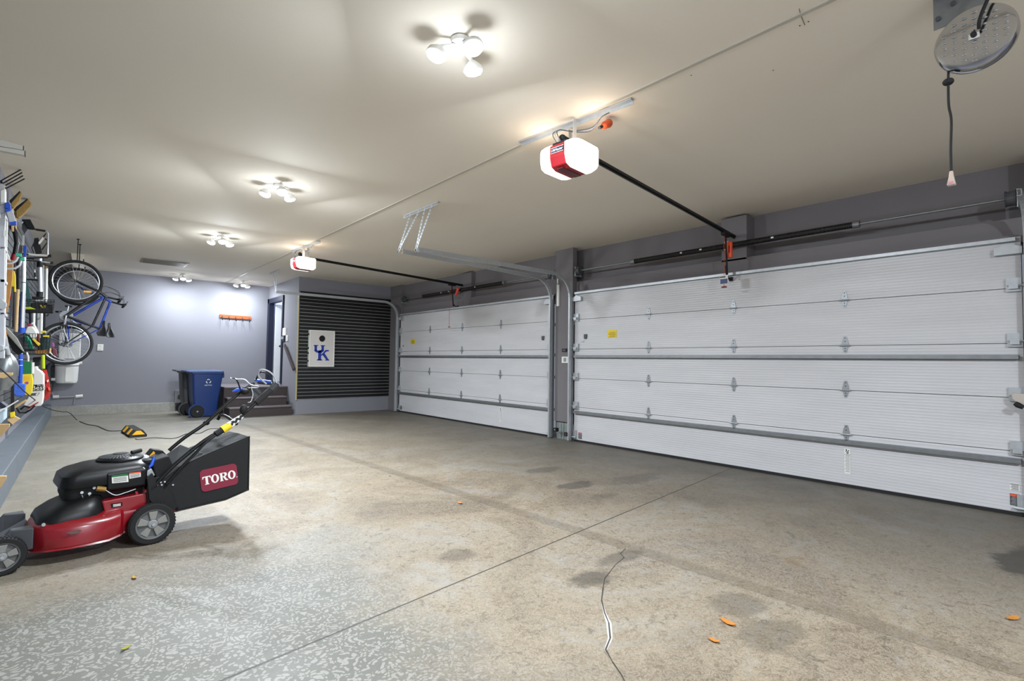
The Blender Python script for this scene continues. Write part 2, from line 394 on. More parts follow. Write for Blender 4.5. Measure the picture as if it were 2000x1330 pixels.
# door-side wall
mb = MB()
def hb(mb, y0, y1, z0, z1, off=0, th=.5):
    mb.hexa([(xh(y0)+off,y0,z0),(7.1,y0,z0),(7.1,y1,z0),(xh(y1)+off,y1,z0),(xh(y0)+off,y0,z1),(7.1,y0,z1),(7.1,y1,z1),(xh(y1)+off,y1,z1)])
hb(mb, YN, Y2, 2.62, H); 
mb.box((6.40, YN, 2.40), (7.1, Y2, 2.625))
mb.box((6.36, 5.80, 0), (7.1, 6.25, 2.45)).box((6.36, 11.66, 0), (7.1, Y2, 2.45)).box((6.36, YN, 0), (7.1, .46, 2.45))
mb.box((6.30, 5.83, .29), (6.4, 6.22, H)).box((6.34, 11.72, 0), (6.5, Y2, H)).box((6.34, .16, 0), (6.6, .45, H)).box((6.33, .52, 2.4), (6.5, 5.77, 2.46)).box((6.33, 6.28, 2.4), (6.5, 11.65, 2.46))
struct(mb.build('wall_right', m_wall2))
struct(MB().box((6.34, 5.86, 0), (6.42, 6.2, .285)).build('trim_4', m_curb))
for i, (y0, y1, z0) in enumerate([(2.98, 3.31, 2.60), (8.82, 9.2, 2.62)]):
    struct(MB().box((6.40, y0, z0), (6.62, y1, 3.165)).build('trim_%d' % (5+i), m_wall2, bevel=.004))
struct(MB().box((-1.2, YN-.2, 0), (7.1, YN, H)).build('wall_near', m_wall))
# ceiling seam strip
mb = MB(); mb.hexa([(XS-.014,YN,H-.006),(XS+.014,YN,H-.006),(XS+.022,Y3,H-.006),(XS-.006,Y3,H-.006),(XS-.018,YN,H),(XS+.018,YN,H),(XS+.026,Y3,H),(XS-.010,Y3,H)])
struct(mb.build('trim_7', mat('seam_strip', '#bdb7aa', .6)))

# ================================================================== panelling between the steps and the doors
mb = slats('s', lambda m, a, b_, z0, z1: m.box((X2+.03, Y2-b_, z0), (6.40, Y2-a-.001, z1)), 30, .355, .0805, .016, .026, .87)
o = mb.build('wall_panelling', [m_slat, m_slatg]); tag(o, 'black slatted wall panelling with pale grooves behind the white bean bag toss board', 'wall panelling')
o = MB().box((X2+.03, Y2-.03, 2.775), (6.40, Y2, 2.855)).build('panel_cap', m_black, o); 
o = MB().box((X2-.01, Y2-.028, .33), (X2+.012, Y2, 2.80)).build('trim_8', mat('yellowed_edge_strip', '#b5a878', .5)); struct(o)

# toss board with hole and letters
tb = thing('toss_board', 'white bean bag toss board with round hole and blue UK letters on black panelling', 'game board', (4.24, Y2-.125, 1.10))
bw, bh = .60, .86
mb = MB(); cxh, czh, rh = .30, .665, .075; n = 32
outer = []
for k in range(n):
    a = 2*pi*k/n; dx, dz = cos(a), sin(a)
    t = min(((bw-.02)-cxh)/dx if dx > 1e-6 else 9, (cxh-.02)/-dx if dx < -1e-6 else 9, ((bh-.02)-czh)/dz if dz > 1e-6 else 9, (czh-.02)/-dz if dz < -1e-6 else 9)
    outer.append((cxh+dx*t, czh+dz*t))
# add exact corners by snapping the nearest samples
for c in ((.02,.02),(bw-.02,.02),(bw-.02,bh-.02),(.02,bh-.02)):
    i = min(range(n), key=lambda i: (outer[i][0]-c[0])**2+(outer[i][1]-c[1])**2); outer[i] = c
inner = [(cxh+rh*cos(2*pi*k/n), czh+rh*sin(2*pi*k/n)) for k in range(n)]
ra = [[Vector((x, y, z)) for x, z in L_] for L_, y in ((inner, .03), (inner, 0), (outer, 0), (outer, .03))]
mb.loft(ra+[ra[0]], cap=False); mb.build('playing_surface', mat('off_white_board', '#cfcac4', .5, noise=.04), tb)
mb = MB()
for lo, hi in (((0,-.008,0),(bw,.09,.024)),((0,-.008,bh-.024),(bw,.09,bh)),((0,-.008,.02),(.024,.09,bh-.02)),((bw-.024,-.008,.02),(bw,.09,bh-.02))): mb.box(lo, hi)
mb.build('board_rim', m_white, tb, bevel=.006)
MB().box((.03, .055, .03), (bw-.03, .06, bh-.03)).build('board_backing', m_blackm, tb)
for z in (.12, .30, .42, .74):
    MB().box((-.014, .01, z), (.004, .05, z+.035)).build('side_clip', m_blackm, tb)
mb = MB()
def P2(poly, y=-.001, th=.003): mb.prism([(x, y, z) for x, z in poly], (0, -th, 0))
def letter_UK(mb, g, off):
    # U: two serifed stems, bowl left; K: stem, arm and leg
    def Q(poly): mb.prism([(x, -.001-off, z) for x, z in poly], (0, -.003, 0))
    for x0 in (.10, .235):
        Q([(x0-.022-g,.60+g-.13),(x0-.022-g,.585-.13-g),(x0+.078+g,.585-.13-g),(x0+.078+g,.60-.13+g)])
        Q([(x0-g,.465),(x0-g,.36),(x0+.05+g,.36),(x0+.05+g,.465)])
    Q([(.10-g,.37),(.15+g,.37),(.175,.345+g),(.20,.345),(.20,.315-g),(.135-g,.315-g),(.10-g,.345)])
    Q([(.22,.37),(.285+g,.37),(.285+g,.345),(.25,.318-g),(.20,.318-g),(.20,.345+g)])
    # K
    Q([(.175-g,.365+g),(.175-g,.16),(.235+g,.16),(.235+g,.365+g)])
    Q([(.15-g,.185+g-.01),(.15-g,.155-g),(.26+g,.155-g),(.26+g,.175+g)])
    Q([(.23,.27),(.23,.245-g),(.345+g,.345),(.385+g,.345),(.385+g,.375+g),(.32,.375+g)])
    Q([(.255,.275),(.335+g,.175),(.315,.175),(.315,.155-g),(.40+g,.155-g),(.40+g,.172+g),(.385,.175),(.30,.305)])
w = MB(); letter_UK(w, .009, 0); o = w.build('letter_outline', m_white, tb); o.location = (.0, 0, -.03); o.scale = (1.2, 1, 1.15)
w = MB(); letter_UK(w, 0, .002); o = w.build('letters', mat('royal_blue_print', '#16309a', .5), tb); o.location = (.0, 0, -.03); o.scale = (1.2, 1, 1.15)

# ================================================================== steps and landing
st = thing('steps', 'three dark brown composite steps with landing leading to the open doorway', 'steps', (2.65, 12.3, 0))
def stp(x0, x1, y0, y1, z0, z1):
    q = thing
    MB().box((x0, y0+.012, z0), (x1, y1, z1-.03)).build('riser', m_dkwood, st)
    MB().box((x0-.01, y0-.012, z1-.03), (x1, y1, z1)).build('tread', mat('greyed_brown_tread', '#665e60', .5, noise=.12, nscale=14), st, bevel=.004)
st_off = Vector((2.65, 12.3, 0))
stp(0, 1.28, 0, .32, 0, .215); stp(.02, 1.25, .30, .62, 0, .41); stp(.02, 1.355, .60, 2.33, 0, .63)
MB().box((.005, .612, 0), (.02, 2.33, .60)).build('side_board', m_dkwood, st)
hr = thing('handrail', 'dark brown sloping wooden handrail on the wall beside the steps', 'handrail')
a, b_ = pt(554, 674, 'x', X2-.07), pt(572, 722, 'x', X2-.07)
mb = MB(); d = (b_-a).normalized(); n = Vector((0, -d.z, d.y))
mb.prism([a+n*.035, b_+n*.035, b_-n*.035, a-n*.035], (.045, 0, 0)); mb.build('rail', mat('dark_walnut', '#44383a', .45), hr, bevel=.008)
for t in (.15, .85):
    p = a.lerp(b_, t); MB().cyl((p.x+.03, p.y, p.z-.02), (X2, p.y, p.z-.07), .01).build('bracket', m_steel, hr)

# small wall fittings
def plate(name, label, cat, px0, py0, px1, py1, ax, v, th, m, parts=True, dirn=-1):
    a, b_ = pt(px0, py0, ax, v), pt(px1, py1, ax, v); k = 'xyz'.index(ax)
    lo = Vector([min(a[i], b_[i]) for i in range(3)]); hi = Vector([max(a[i], b_[i]) for i in range(3)])
    lo[k] = v-th; hi[k] = v
    c = (lo+hi)/2; c[k] = v
    t = thing(name, label, cat, c); MB().box(lo-c, hi-c).build('cover', m, t, bevel=.002)
    return t, lo-c, hi-c
t, lo, hi = plate('light_switch', 'white switch plate high on the jog wall by the doorway', 'switch', 554, 641, 559.5, 655, 'x', X2, .025, m_white)
MB().box((lo.x-.006, lo.y+.05, lo.z+.05), (lo.x, lo.y+.08, hi.z-.05)).build('rocker', m_trimw, t)
t, lo, hi = plate('keypad', 'small dark opener keypad below the white switch plate', 'keypad', 551.5, 656, 557, 667, 'x', X2, .03, m_navy)
MB().box((lo.x-.006, lo.y+.03, lo.z+.06), (lo.x, hi.y-.03, hi.z-.02)).build('button', m_greyp, t)
t, lo, hi = plate('light_switch', 'slim white switch plate right of the dark keypad', 'switch', 560, 655, 563, 666, 'x', X2, .02, m_white)
MB().box((lo.x-.005, lo.y+.02, lo.z+.03), (lo.x, hi.y-.02, hi.z-.03)).build('rocker', m_trimw, t)
t, lo, hi = plate('wall_outlet', 'white outlet plate on the far wall right of the hanging bicycles', 'outlet', 190.5, 672, 201.5, 685, 'y', Y3, .012, m_white)
for s_ in (-.035, .035): MB().box((-.02, lo.y-.004, s_-.018), (.02, lo.y, s_+.018)).build('socket', m_trimw, t)
t, lo, hi = plate('junction_box', 'grey electrical box low on the far wall beside the bins', 'electrical box', 341, 762, 354, 786, 'y', Y3, .09, m_greyp)
MB().cyl((.03, lo.y-.006, 0), (.03, lo.y, 0), .05).build('box_cover', m_dgrey, t)
t, lo, hi = plate('opener_button', 'black door control button on the pillar between the garage doors', 'button', 1099, 681, 1108, 687, 'x', 6.30, .02, m_black)
MB().box((lo.x-.005, lo.y+.02, lo.z+.01), (lo.x, hi.y-.02, hi.z-.01)).build('key', m_dgrey, t)
t, lo, hi = plate('wall_outlet', 'white outlet plate on the pillar under the black button', 'outlet', 1098, 696.5, 1110.5, 709, 'x', 6.30, .012, m_white)
MB().box((lo.x-.004, lo.y+.045, lo.z+.02), (lo.x, hi.y-.045, hi.z-.02)).build('socket', m_greyp, t)
# coat rack
a, b_ = pt(429, 613.5, 'y', Y3), pt(490, 619, 'y', Y3)
cr = thing('coat_rack', 'reddish wooden coat rack with five hooks on the far wall', 'coat rack', (a.x, Y3, 0))
MB().hexa([(0,-.03,a.z-.09),(b_.x-a.x,-.03,b_.z-.075),(b_.x-a.x,0,b_.z-.075),(0,0,a.z-.09),(0,-.03,a.z),(b_.x-a.x,-.03,b_.z+.01),(b_.x-a.x,0,b_.z+.01),(0,0,a.z)]).build('board', mat('red_brown_wood', '#a8512a', .5, noise=.35, nscale=16), cr, bevel=.004)
for i in range(5):
    x = .05+i*.155; z = a.z-.07+(b_.z-a.z)*i/5
    MB().tube([(x, -.03, z+.03), (x, -.07, z), (x, -.075, z-.06), (x, -.10, z-.08), (x, -.12, z-.05)], .007, 8).build('hook', m_blackm, cr, smooth=True)

# ceiling hatch and duct chase
t = thing('ceiling_vent', 'flat rectangular grey return grille on the ceiling before the far wall', 'vent', (1.41, 12.46, H))
MB().box((-.39,-.28,-.012),(.39,.28,0)).build('frame', mat('grey_grille_frame', '#8d8879', .6), t, bevel=.003)
mb = MB()
for i in range(16): mb.box((-.35, -.25+i*.032, -.018), (.35, -.25+i*.032+.018, -.010))
mb.build('louvres', mat('grille_louvre', '#7d796c', .6), t)
t = thing('duct_chase', 'beige boxed duct under the ceiling behind the front bicycle wheel', 'duct')
a0, a1, a2, a3 = pt(137, 485, 'y', 12.6), pt(165, 485, 'y', 12.6), pt(165, 527, 'y', 12.6), pt(143, 520, 'y', 12.6)
MB().prism([a0, a1, a2, a3], (0, 2.05, 0)).build('duct_body', m_ceil, t)
MB().prism([Vector((a0.x-.03, 12.56, H-.001)), Vector((a1.x+.02, 12.56, H-.001)), Vector((a1.x+.02, 12.56, a1.z-.02)), Vector((a0.x-.03, 12.56, a0.z-.02))], (0, .1, 0)).build('collar', m_ceil, t)

# ================================================================== ceiling lamps: three swivel LED heads on a base
def lamp(i, x, y, label):
    t = thing('ceiling_light', label, 'ceiling light', (x, y, H), group='three-headed ceiling lights')
    MB().lathe([(.05, 0), (.06, -.008), (.055, -.03), (.03, -.04)], (0, 0, 0)).build('base', m_white, t, smooth=True)
    offs = [(-.11, .06), (.12, .05), (-.005, -.12)]
    for k, (dx, dy) in enumerate(offs):
        d = Vector((dx, dy, -.38)).normalized()
        MB().tube([(0, 0, -.03), (dx*.6, dy*.6, -.055), (dx, dy, -.065)], .012, 8).build('arm', m_white, t, smooth=True)
        c = Vector((dx, dy, -.065))
        MB().lathe([(.022, 0), (.055, .03), (.062, .055), (.058, .058)], c, d).build('lamp_head', m_white, t, smooth=True)
        MB().lathe([(.056, .056), (.056, .062), (.045, .078), (.02, .086), (.002, .088)], c, d).build('lit_lens', m_bulb, t, smooth=True)
        l = bpy.data.lights.new('lamp', 'AREA'); l.shape = 'DISK'; l.size = .11; l.energy = LAMP_W[i]/3; l.color = LAMP_C
        o = bpy.data.objects.new('lamp_glow', l); COL.objects.link(o); o.parent = t; o.location = c+d*.10; o.rotation_euler = d.to_track_quat('-Z', 'Y').to_euler()
    l = bpy.data.lights.new('lamp_side', 'POINT'); l.energy = LAMP_W[i]*.045; l.color = LAMP_C; l.shadow_soft_size = .07
    o = bpy.data.objects.new('lamp_side_glow', l); COL.objects.link(o); o.parent = t; o.location = (0, 0, -.33)
    return t
t = thing('ceiling_light', 'added unseen ceiling light inside the house beyond the doorway', 'ceiling light', (4.75, 14.6, H))  # unseen lamp, added to brighten the room beyond the doorway
MB().lathe([(.12, 0), (.13, -.02), (.10, -.05)], (0, 0, 0)).build('lamp_body', m_bulb, t)
l = bpy.data.lights.new('lamp', 'AREA'); l.shape = 'DISK'; l.size = .3; l.energy = 75; l.color = (.5, .66, 1.0)
o = bpy.data.objects.new('lamp_glow', l); COL.objects.link(o); o.parent = t; o.location = (0, 0, -.07)
for i, lab in enumerate(['three-headed white ceiling light nearest the camera, top of the picture', 'three-headed white ceiling light, second from the camera', 'three-headed white ceiling light, third from the camera, before the grey grille', 'small bright ceiling light at the far wall beyond the grey grille', 'small bright ceiling light by the far wall at the end of the ceiling seam', 'added ceiling light, unseen behind the camera']):
    lamp(i, *LAMPS[i], lab)

# ================================================================== GARAGE DOORS
zs = [0.03, .556, 1.022, 1.497, 1.982, 2.438]
def hinge_mesh():
    mb = MB()
    def Q(p, th=.004): mb.prism([(0, y, z) for y, z in p], (-th, 0, 0))
    Q([(-.035,0),(.035,0),(.026,.05),(.012,.10),(-.012,.10),(-.026,.05)])
    Q([(-.03,0),(.03,0),(.012,-.075),(-.012,-.075)])
    mb.cyl((-.014, -.05, 0), (-.014, .05, 0), .008, n=8)
    mb.mi = 1
    for z in (.08, .045, -.03, -.058): mb.cyl((-.008, 0, z), (0, 0, z), .006, n=6)
    return mb
def garage_door(name, label, y0, y1, cols, flip):
    t = thing(name, label, 'garage door', (W, (y0+y1)/2, 0)); t['kind'] = 'structure'
    yc = (y0+y1)/2
    for a, b_ in zip(zs, zs[1:]):
        MB().box((0, y0-yc, a+.002), (.045, y1-yc, b_-.002)).build('door_panel', m_door, t, bevel=.004)
    MB().box((.012, y0-yc, .03), (.04, y1-yc, 2.43)).build('panel_core', m_blackm, t)
    MB().box((.0, y0-yc, .0), (.04, y1-yc, .034)).build('bottom_seal', m_rubber, t)
    for z in (1.375, .475, 2.41):
        mb = MB(); yy0, yy1 = y0-yc+.03, y1-yc-.03
        mb.box((-.006, yy0, z-.024), (0, yy1, z+.024)).box((-.05, yy0, z+.012), (-.004, yy1, z+.016)).box((-.05, yy0, z-.016), (-.004, yy1, z-.012)).box((-.054, yy0, z-.016), (-.05, yy1, z+.016))
        mb.build('strut', m_steel if z < 2 else m_galv, t)
    h0 = None
    for zi in (1, 2, 3, 4):
        for y in cols:
            if h0 is None:
                h0 = hinge_mesh().build('hinge', [mat('hinge_steel', '#a0a4a8', .4, metal=.6), m_dgrey], t); h0.location = (-.002, y-yc, zs[zi])
            else: inst(h0, (-.002, y-yc, zs[zi]), parent=t)
    r0_ = None
    for zi in (1, 2, 3, 4):
        for y, s_ in ((y0+.05, -1), (y1-.05, 1)):
            mb = MB(); mb.box((-.03, -.05, -.03), (0, .05, .09)).cyl((-.045, -.04*s_, .02), (-.045, .09*s_, .02), .007, n=8).cyl((-.045, .06*s_, .02), (-.045, .09*s_, .02), .022, n=12).box((-.06, -.03, -.01), (-.02, .03, .03))
            o = mb.build('roller', m_galv, t); o.location = (0, y-yc, zs[zi])
    for y, s_ in ((y0+.08, -1), (y1-.08, 1)):
        mb = MB(); mb.prism([(-.003, -.09, -.06), (-.003, .09, -.06), (-.003, .09, .0), (-.003, 0, .035), (-.003, -.09, 0)], (-.05, 0, 0)); o = mb.build('top_bracket', m_galv, t); o.location = (0, y-yc, 2.34)
        y = y0+.035 if s_ < 0 else y1-.035; mb = MB(); mb.box((-.02, -.03, 0), (0, .03, .14)).cyl((-.035, -.03, .03), (-.035, .05, .03), .012, n=8); o = mb.build('corner_bracket', m_galv, t); o.location = (0, y-yc, .045)
    return t, yc
d2, yc2 = garage_door('door_2', 'nearer wide white sectional garage door on the right', .52, 5.77, (4.345, 3.10, 1.88), 0)
d3, yc3 = garage_door('door_3', 'farther wide white sectional garage door left of the pillar', 6.28, 11.64, (10.24, 8.965, 7.68), 0)
def dlabel(door, yc, name, y, z, w, h, m, lines=0, head=None, tm=None):
    """a printed sticker on the inside of a door, centred at y,z"""
    o = MB().box((-.0045, y-yc-w/2, z-h/2), (-.002, y-yc+w/2, z+h/2)).build(name, m, door)
    if head: MB().box((-.0055, y-yc-w/2*.92, z+h/2-h*.22), (-.0046, y-yc+w/2*.92, z+h/2-h*.04)).build('label_heading', head, o)
    if lines:
        mb = MB()
        for i in range(lines):
            zz = z+h/2*.5-(i+.5)*(h*.7/lines); mb.box((-.0055, y-yc-w*.40, zz-h*.7/lines*.22), (-.0046, y-yc+w*.40*(1 if i % 3 else .7), zz+h*.7/lines*.22))
        mb.build('label_print', tm or m_text, o)
    return o
dlabel(d2, yc2, 'warning_label', 5.0, 1.725, .17, .12, m_yel, 5, tm=mat('olive_print', '#8f7d12', .6))
dlabel(d3, yc3, 'warning_label', 11.02, 1.735, .20, .12, m_yel, 5, tm=MATS['olive_print'])
for d, yc, y, z in ((d2, yc2, 1.872, .275), (d3, yc3, 7.652, .27)):
    o = dlabel(d, yc, 'caution_label', y, z, .055, .26, m_paper, 14, tm=m_greyp)
    mb = MB(); mb.box((-.0056, y-yc-.0275, z+.068), (-.0046, y-yc+.0275, z+.072))
    zz = z+.10
    for (a, b_, c_, e_) in ((-.016,.018,-.006,.004),(-.004,.004,.006,-.018),(.004,.018,.014,-.004),(-.014,-.006,-.002,-.02)):
        mb.tube([(-.0056, y-yc+a, zz+b_), (-.0056, y-yc+c_, zz+e_)], .0035, 6)
    mb.ball((-.0056, y-yc+.01, zz+.02), .006); mb.build('warning_figure', m_text, o)
dlabel(d2, yc2, 'warning_label', .60, .247, .062, .062, m_paper, 5, head=m_greyp)
dlabel(d2, yc2, 'warning_label', .60, .138, .062, .10, m_dgrey, 6, head=m_orange, tm=m_greyp)
dlabel(d2, yc2, 'warning_label', 5.637, .105, .07, .10, m_dgrey, 5, head=m_orange, tm=m_greyp)
dlabel(d3, yc3, 'warning_label', 6.33, .115, .07, .14, m_dgrey, 5, head=m_orange, tm=m_greyp)
dlabel(d3, yc3, 'warning_label', 11.53, .11, .08, .10, m_dgrey, 5, head=m_greyp, tm=m_greyp)
for d, yc, y in ((d2, yc2, 5.53), (d3, yc3, 6.51)):
    mb = MB(); mb.prism([(-.002, y-yc+a*.03, 1.70+b_) for a, b_ in ((-1,-.01),(-.7,-.04),(.7,-.04),(1,-.01),(1,.035),(-1,.035))], (-.018, 0, 0)); mb.build('lock_cover', m_dgrey, d, bevel=.004)
MB().box((-.01, 5.60-yc2-.03, 1.605), (-.002, 5.60-yc2+.03, 1.63)).build('name_plate', m_galv, d2)
MB().box((-.008, 11.62-yc3-.15, 1.62), (-.002, 11.62-yc3-.12, 1.65)).build('plug', m_dgrey, d3)

# tracks: vertical leg, curve, horizontal run
def track(label, y, yh, xend, zh, zend, hang=None, cat='door track'):
    t = thing('door_track', label, cat, (6.21, y, 0))
    R = .36; P = [(0, 0, 0.02), (0, 0, zh-R-.0)]
    for k in range(1, 9):
        a = k/8*pi/2; P.append((-R*(1-cos(a)), 0, zh-R+R*sin(a)))
    x1 = xend-6.21
    P.append(((x1-R)/2, (yh-y)*.5, (zh+zend)/2)); P.append((x1, yh-y, zend))
    P = [Vector(p) for p in P]
    mb = MB(); rings = []
    # C profile: face + two lips, swept in the x-z plane (normal across)
    for i, p in enumerate(P):
        tt = (P[min(i+1, len(P)-1)]-P[max(i-1, 0)]).normalized(); nn = Vector((-tt.z, 0, tt.x)).normalized()
        b0 = Vector((0, 1, 0))
        rings.append([p+nn*.028+b0*.002*0, p+nn*.028+b0*.03, p+nn*.024+b0*.03, p+nn*.024+b0*.004, p-nn*.024+b0*.004, p-nn*.024+b0*.03, p-nn*.028+b0*.03, p-nn*.028])
    mb.loft(rings); mb.build('rail', m_galv, t)
    # angle iron behind the vertical leg
    MB().box((.03, -.01, 0.02), (.06, .035, 2.35)).build('angle_iron', m_steel, t)
    for z in (.45, 1.0, 1.38, 1.9): MB().box((-.01, .002, z), (.15, .028, z+.05)).build('track_bracket', m_galv, t)
    return t
tR = track('galvanised track at the left edge of the nearer garage door', 5.785, 5.72, 3.32, 2.70, 2.685)
tL = track('galvanised track at the right edge of the farther garage door, beside the pillar', 6.235, 6.20, 3.36, 2.70, 2.745)
tF = track('galvanised track at the far left edge of the farther garage door, by the black panelling', 11.66, 11.70, 3.34, 2.71, 2.715)
tN = track('galvanised track at the right edge of the nearer garage door, at the picture edge', .465, .465, 5.78, 2.70, 2.70)
def hanger(label, x, ya, yb, legs, zb, legdx=0):
    t = thing('track_hanger', label, 'track hanger', (x, (ya+yb)/2, H)); yc = (ya+yb)/2
    mb = MB(); mb.box((-.002, ya-yc, -.04), (.0, yb-yc, 0)).box((-.0, ya-yc, -.004), (.035, yb-yc, 0)); 
    mb.mi = 1
    k = int((yb-ya)/.04)
    for i in range(k): mb.box((-.003, ya-yc+.012+i*.04, -.026), (-.001, ya-yc+.030+i*.04, -.014))
    mb.build('ceiling_angle', [m_galv, m_dgrey], t)
    for (y0, y1, yb_, zz) in legs:
        for yt in (y0, y1):
            a = Vector((0, yt-yc, -.02)); b_ = Vector((legdx, yb_-yc, zz-H)); d = (b_-a).normalized(); n = Vector((0, d.z, -d.y)).normalized()
            mb = MB(); mb.mi = 0; mb.prism([a+n*.016, b_+n*.016, b_-n*.016, a-n*.016], (-.004, 0, 0)); mb.mi = 1
            L_ = (b_-a).length; k = int(L_/.045)
            for i in range(1, k):
                c = a+d*(i*.045); mb.prism([c+n*.005+d*.009, c+n*.005-d*.009, c-n*.005-d*.009, c-n*.005+d*.009], (-.006, 0, 0))
            mb.build('perforated_leg', [m_galv, m_dgrey], t)
    return t
hanger('perforated steel hanger carrying both track ends near the pillar', 3.30, 5.25, 6.09, [(5.55, 5.38, 5.76, 2.66), (5.90, 5.68, 6.22, 2.72)], 2.7)
hanger('small perforated steel hanger at the far track end, before the doorway', 3.34, 11.60, 12.24, [(11.95, 11.70, 11.72, 2.68)], 2.7)

# torsion springs and shafts
def spring(label, y0, y1, s0, s1, z):
    yc = (y0+y1)/2; t = thing('torsion_spring', label, 'door spring', (6.33, yc, z))
    MB().cyl((0, y0-yc, 0), (0, y1-yc, 0), .0127, n=12).build('shaft', m_steel, t, smooth=True)
    P = []; n = int((s1-s0)/.016); 
    mb = MB()
    k = int((s1-s0)/.02); rings = []
    for i in range(2*k+1):
        yy = s0+(s1-s0)*i/(2*k)-yc; r = .036 if i % 2 else .031
        rings.append([(r*cos(2*pi*j/14), yy, r*sin(2*pi*j/14)) for j in range(14)])
    mb.loft(rings); mb.build('spring_coil', mat('oiled_black_steel', '#1d1c1b', .45, metal=.3, noise=.2, nscale=30), t)
    for yy in (s0, s1): MB().cyl((0, yy-.03-yc, 0), (0, yy+.03-yc, 0), .038, n=14).build('winding_cone', m_steel, t)
    for yy in (y0+.05, y1-.05):
        mb = MB(); mb.lathe([(.03, -.04), (.075, -.035), (.065, -.02), (.065, .02), (.075, .035), (.03, .04)], (0, yy-yc, 0), (0, 1, 0), 20); mb.build('cable_drum', m_dgrey, t)
        MB().box((-.04, yy+(.05 if yy < yc else -.058)*(-1)-yc, -.09), (.12, yy+(.05 if yy < yc else -.058)*(-1)-yc+.008, .07)).build('end_bearing_plate', m_galv, t)
    for kk in (.3, .62, .72): 
        yy = s0+(s1-s0)*kk-yc; MB().box((-.0375, yy-.02, -.006), (-.0355, yy+.01, .012)).build('paint_mark', m_paper, t)
    MB().box((.0, (s0+s1)/2-yc-.03, -.05), (.06, (s0+s1)/2-yc+.03, .06)).build('centre_bracket', m_steel, t)
    return t
spring('long black torsion spring over the nearer garage door', .53, 5.76, 1.77, 4.64, 2.79)
spring('long black torsion spring over the farther garage door', 6.30, 11.60, 7.64, 10.68, 2.80)

